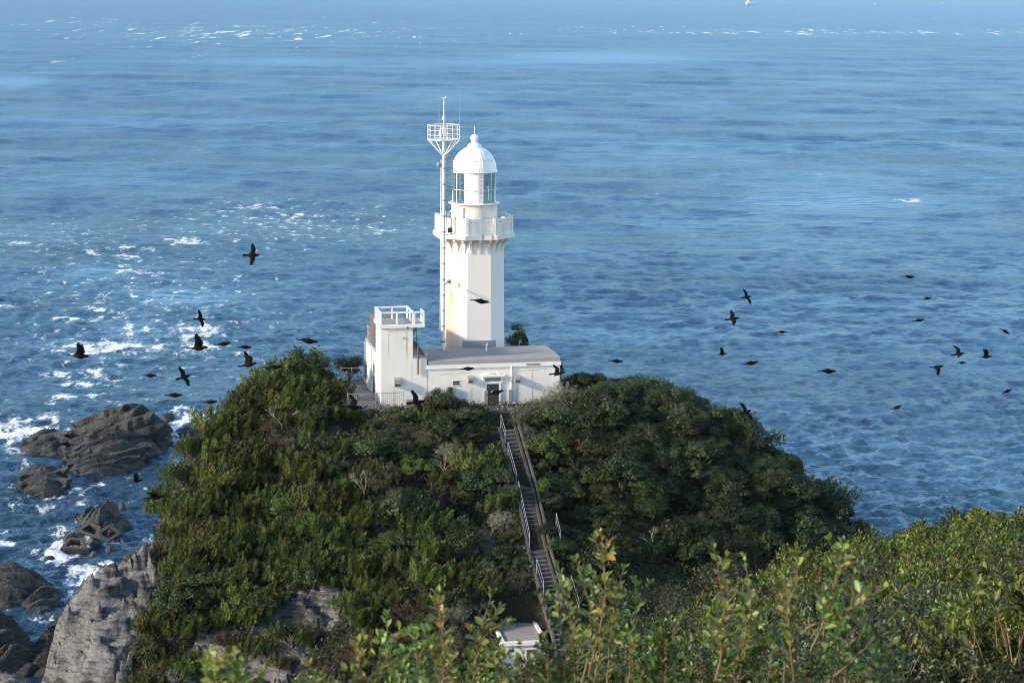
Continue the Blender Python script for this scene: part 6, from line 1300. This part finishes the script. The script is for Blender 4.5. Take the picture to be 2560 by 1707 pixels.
# u, v, length px, pose, nose pitch deg, bank deg, heading deg (0 = right), place
BIRDS = [(630, 638, 46, 'spread', 0, 55, 0, 'alone over the sea high left of the mast'), (500, 798, 38, 'spread', -8, 50, 35, 'above the white foam, topmost of the left flock'), (197, 890, 58, 'high', -4, -15, 0, 'over the foam streak, leftmost of all the birds'),
 (494, 870, 60, 'high', 2, -20, 0, 'over the brightest foam patch left of the hill'), (557, 860, 46, 'folded', 8, 0, 0, 'just right of the bright foam patch, upper of two folded ones'), (611, 868, 42, 'folded', -3, 0, 0, 'second of the two folded ones right of the bright foam patch'),
 (768, 852, 60, 'folded', -8, 0, 0, 'over the sea between the left hilltop and the lookout block'), (620, 912, 54, 'up', 12, -30, -10, 'just above the left skyline of the hill'), (684, 918, 44, 'folded', 5, 0, 0, 'touching the left skyline of the hill'),
 (374, 939, 40, 'folded', -2, 0, 0, 'low over the sea at the left, right of the foam streaks'), (459, 943, 44, 'spread', 10, 50, 35, 'banking above the large sea rock'), (435, 988, 50, 'folded', 0, 0, 0, 'just above and right of the largest sea rock'), (525, 1005, 42, 'folded', 3, 0, 0, 'against the white surf left of the hill'),
 (0, 750, 20, 'folded', 0, 0, 0, 'cut by the left edge of the photo'), (340, 1202, 38, 'high', 8, 0, 5, 'over the water below the largest sea rock'), (385, 1243, 58, 'back', 6, -10, 0, 'at the left edge of the hill above the wave blocks'), (538, 1126, 52, 'folded', 8, 0, 0, 'in front of the junipers at the left edge of the hill'),
 (1200, 753, 52, 'folded', -9, 0, 0, 'in front of the lighthouse shaft'), (1168, 922, 40, 'folded', 2, 0, 0, 'in front of the building wall just under the roof edge'), (1040, 1006, 54, 'spread', 0, 42, 30, 'in front of the building wall near the low concrete wall'), (1238, 982, 48, 'folded', 14, 0, 0, 'in front of the dark entrance door'), (1392, 934, 40, 'back', 6, 25, 0, 'in front of the right end of the building'),
 (1540, 903, 40, 'folded', -3, 0, 0, 'over the sea just right of the building'), (1866, 743, 34, 'spread', 2, 52, 35, 'topmost of the three left birds of the right flock'), (1831, 797, 40, 'spread', 8, 35, 0, 'middle of the right sea under the topmost banking bird'), (1954, 830, 30, 'folded', 0, 0, 0, 'alone over the middle of the right sea'),
 (1804, 885, 30, 'high', 3, -5, 0, 'small, above the right skyline of the hill'), (1876, 908, 46, 'folded', 8, 0, 0, 'below the small one, above the right skyline'), (2068, 928, 52, 'folded', -2, 0, 0, 'largest over the right sea beside the flock'), (1864, 1030, 42, 'spread', 8, 45, 38, 'at the right skyline of the hill'),
 (2272, 692, 34, 'folded', -6, 0, 0, 'highest over the right sea'), (2317, 746, 28, 'folded', 3, 0, 0, 'second highest over the right sea'), (2297, 801, 32, 'folded', 6, 0, 0, 'third down over the right sea'), (2512, 828, 30, 'folded', -28, 20, 0, 'brownish and diving near the right edge'),
 (2396, 885, 38, 'back', 10, 30, 0, 'top of the small cluster near the right edge'), (2404, 907, 26, 'folded', 2, 0, 0, 'smallest of the cluster near the right edge'), (2342, 917, 38, 'down', 4, 20, 0, 'left of the small cluster near the right edge'), (2464, 892, 36, 'up', 5, -10, 0, 'rightmost of the small cluster near the right edge'),
 (2518, 978, 30, 'folded', 15, 25, 20, 'low near the right edge'), (2241, 1019, 34, 'folded', 20, 0, 0, 'lowest over the right sea'), (1110, 1250, 60, 'spread', -20, 40, 0, 'low over the bushes left of the stairway, faint against the leaves'), (880, 1017, 60, 'back', -6, 10, 0, 'in front of the bushes below the terrace railing'),
 (1185, 1078, 46, 'folded', 4, 0, 0, 'in front of the bushes beside the top of the stairway')]
for (u, v, L_, pose, pit, bank, head, where) in BIRDS:
    Y = 0.29 * F / max(L_, 12) * 0.97; Y = min(Y, 60); p = P(u, v, Y); o = link('bird', BM[pose]); o.location = p
    o.rotation_euler = (Matrix.Rotation(math.radians(head), 3, 'Z') @ Matrix.Rotation(math.radians(-pit), 3, 'Y') @ Matrix.Rotation(math.radians(bank), 3, 'X')).to_euler()
    s = L_ * Y / F / 0.30; o.scale = (s, s, s); tag(o, f'{POSE[pose]}, {where}', 'bird', 'flock of dark birds in flight')

# ------------------------------------------------------------------ sea air
m = bpy.data.materials.new('sea_air'); m.use_nodes = True; nt_ = m.node_tree; nt_.nodes.remove(nt_.nodes['Principled BSDF'])
vp = nt_.nodes.new('ShaderNodeVolumePrincipled'); vp.inputs['Color'].default_value = (0.55, 0.76, 1.0, 1); vp.inputs['Density'].default_value = 0.000018; nt_.links.new(vp.outputs[0], nt_.nodes['Material Output'].inputs['Volume'])
HAZE = True
if HAZE:
    o = MB().box(-65000, 65000, -70, 61000, -12.0, CZ + 6).build('haze', m); setting(o, 'thin sea haze over the water', 'stuff')

# ------------------------------------------------------------------ tell look-alikes apart: shrubs that would share a description are ranked by where they stand
by = {}
ORD = ['second', 'third', 'fourth', 'fifth', 'sixth', 'seventh', 'eighth', 'ninth', 'tenth', 'eleventh', 'twelfth', 'thirteenth', 'fourteenth', 'fifteenth', 'sixteenth', 'seventeenth', 'eighteenth', 'nineteenth', 'twentieth'] + ['twenty-' + w for w in ('first', 'second', 'third', 'fourth', 'fifth', 'sixth', 'seventh', 'eighth', 'ninth')] + ['thirtieth']
for o in COL.objects:
    if o.parent is None and o.get('category') in ('shrub', 'grass') and o.get('group'): by.setdefault(o['label'], []).append(o)
for lab, os_ in by.items():
    if len(os_) < 2: continue
    uv = {o.name: proj(o.location.x, o.location.y, o.location.z) for o in os_}
    us = [float(uv[o.name][0]) for o in os_]; vs = [float(uv[o.name][1]) for o in os_]
    horiz = (max(us) - min(us)) >= (max(vs) - min(vs)); os_ = sorted(os_, key=lambda o: float(uv[o.name][0 if horiz else 1])); n = len(os_)
    short = lab.replace('mid-sized ', '') if len(lab.split()) > 12 else lab
    if len(short.split()) > 13: short = short.replace('small-leaved ', '')
    for i, o in enumerate(os_):
        if horiz: w = 'leftmost' if i == 0 else ('rightmost' if i == n - 1 else f'{ORD[min(i, 29) - 1]} from left')
        else: w = 'highest' if i == 0 else ('lowest' if i == n - 1 else f'{ORD[min(i, 29) - 1]} from top')
        o['label'] = f'{short}, {w}'
for o in COL.objects:
    if o.parent is None and o.get('label') and len(o['label'].split()) > 16:
        t = o['label']
        for a_ in (' small-leaved', 'mid-sized ', ' bright green', ' some way', ' olive brown', ' rounded', ' the'):
            if len(t.split()) <= 16: break
            t = t.replace(a_, '', 1)
        o['label'] = t.strip()
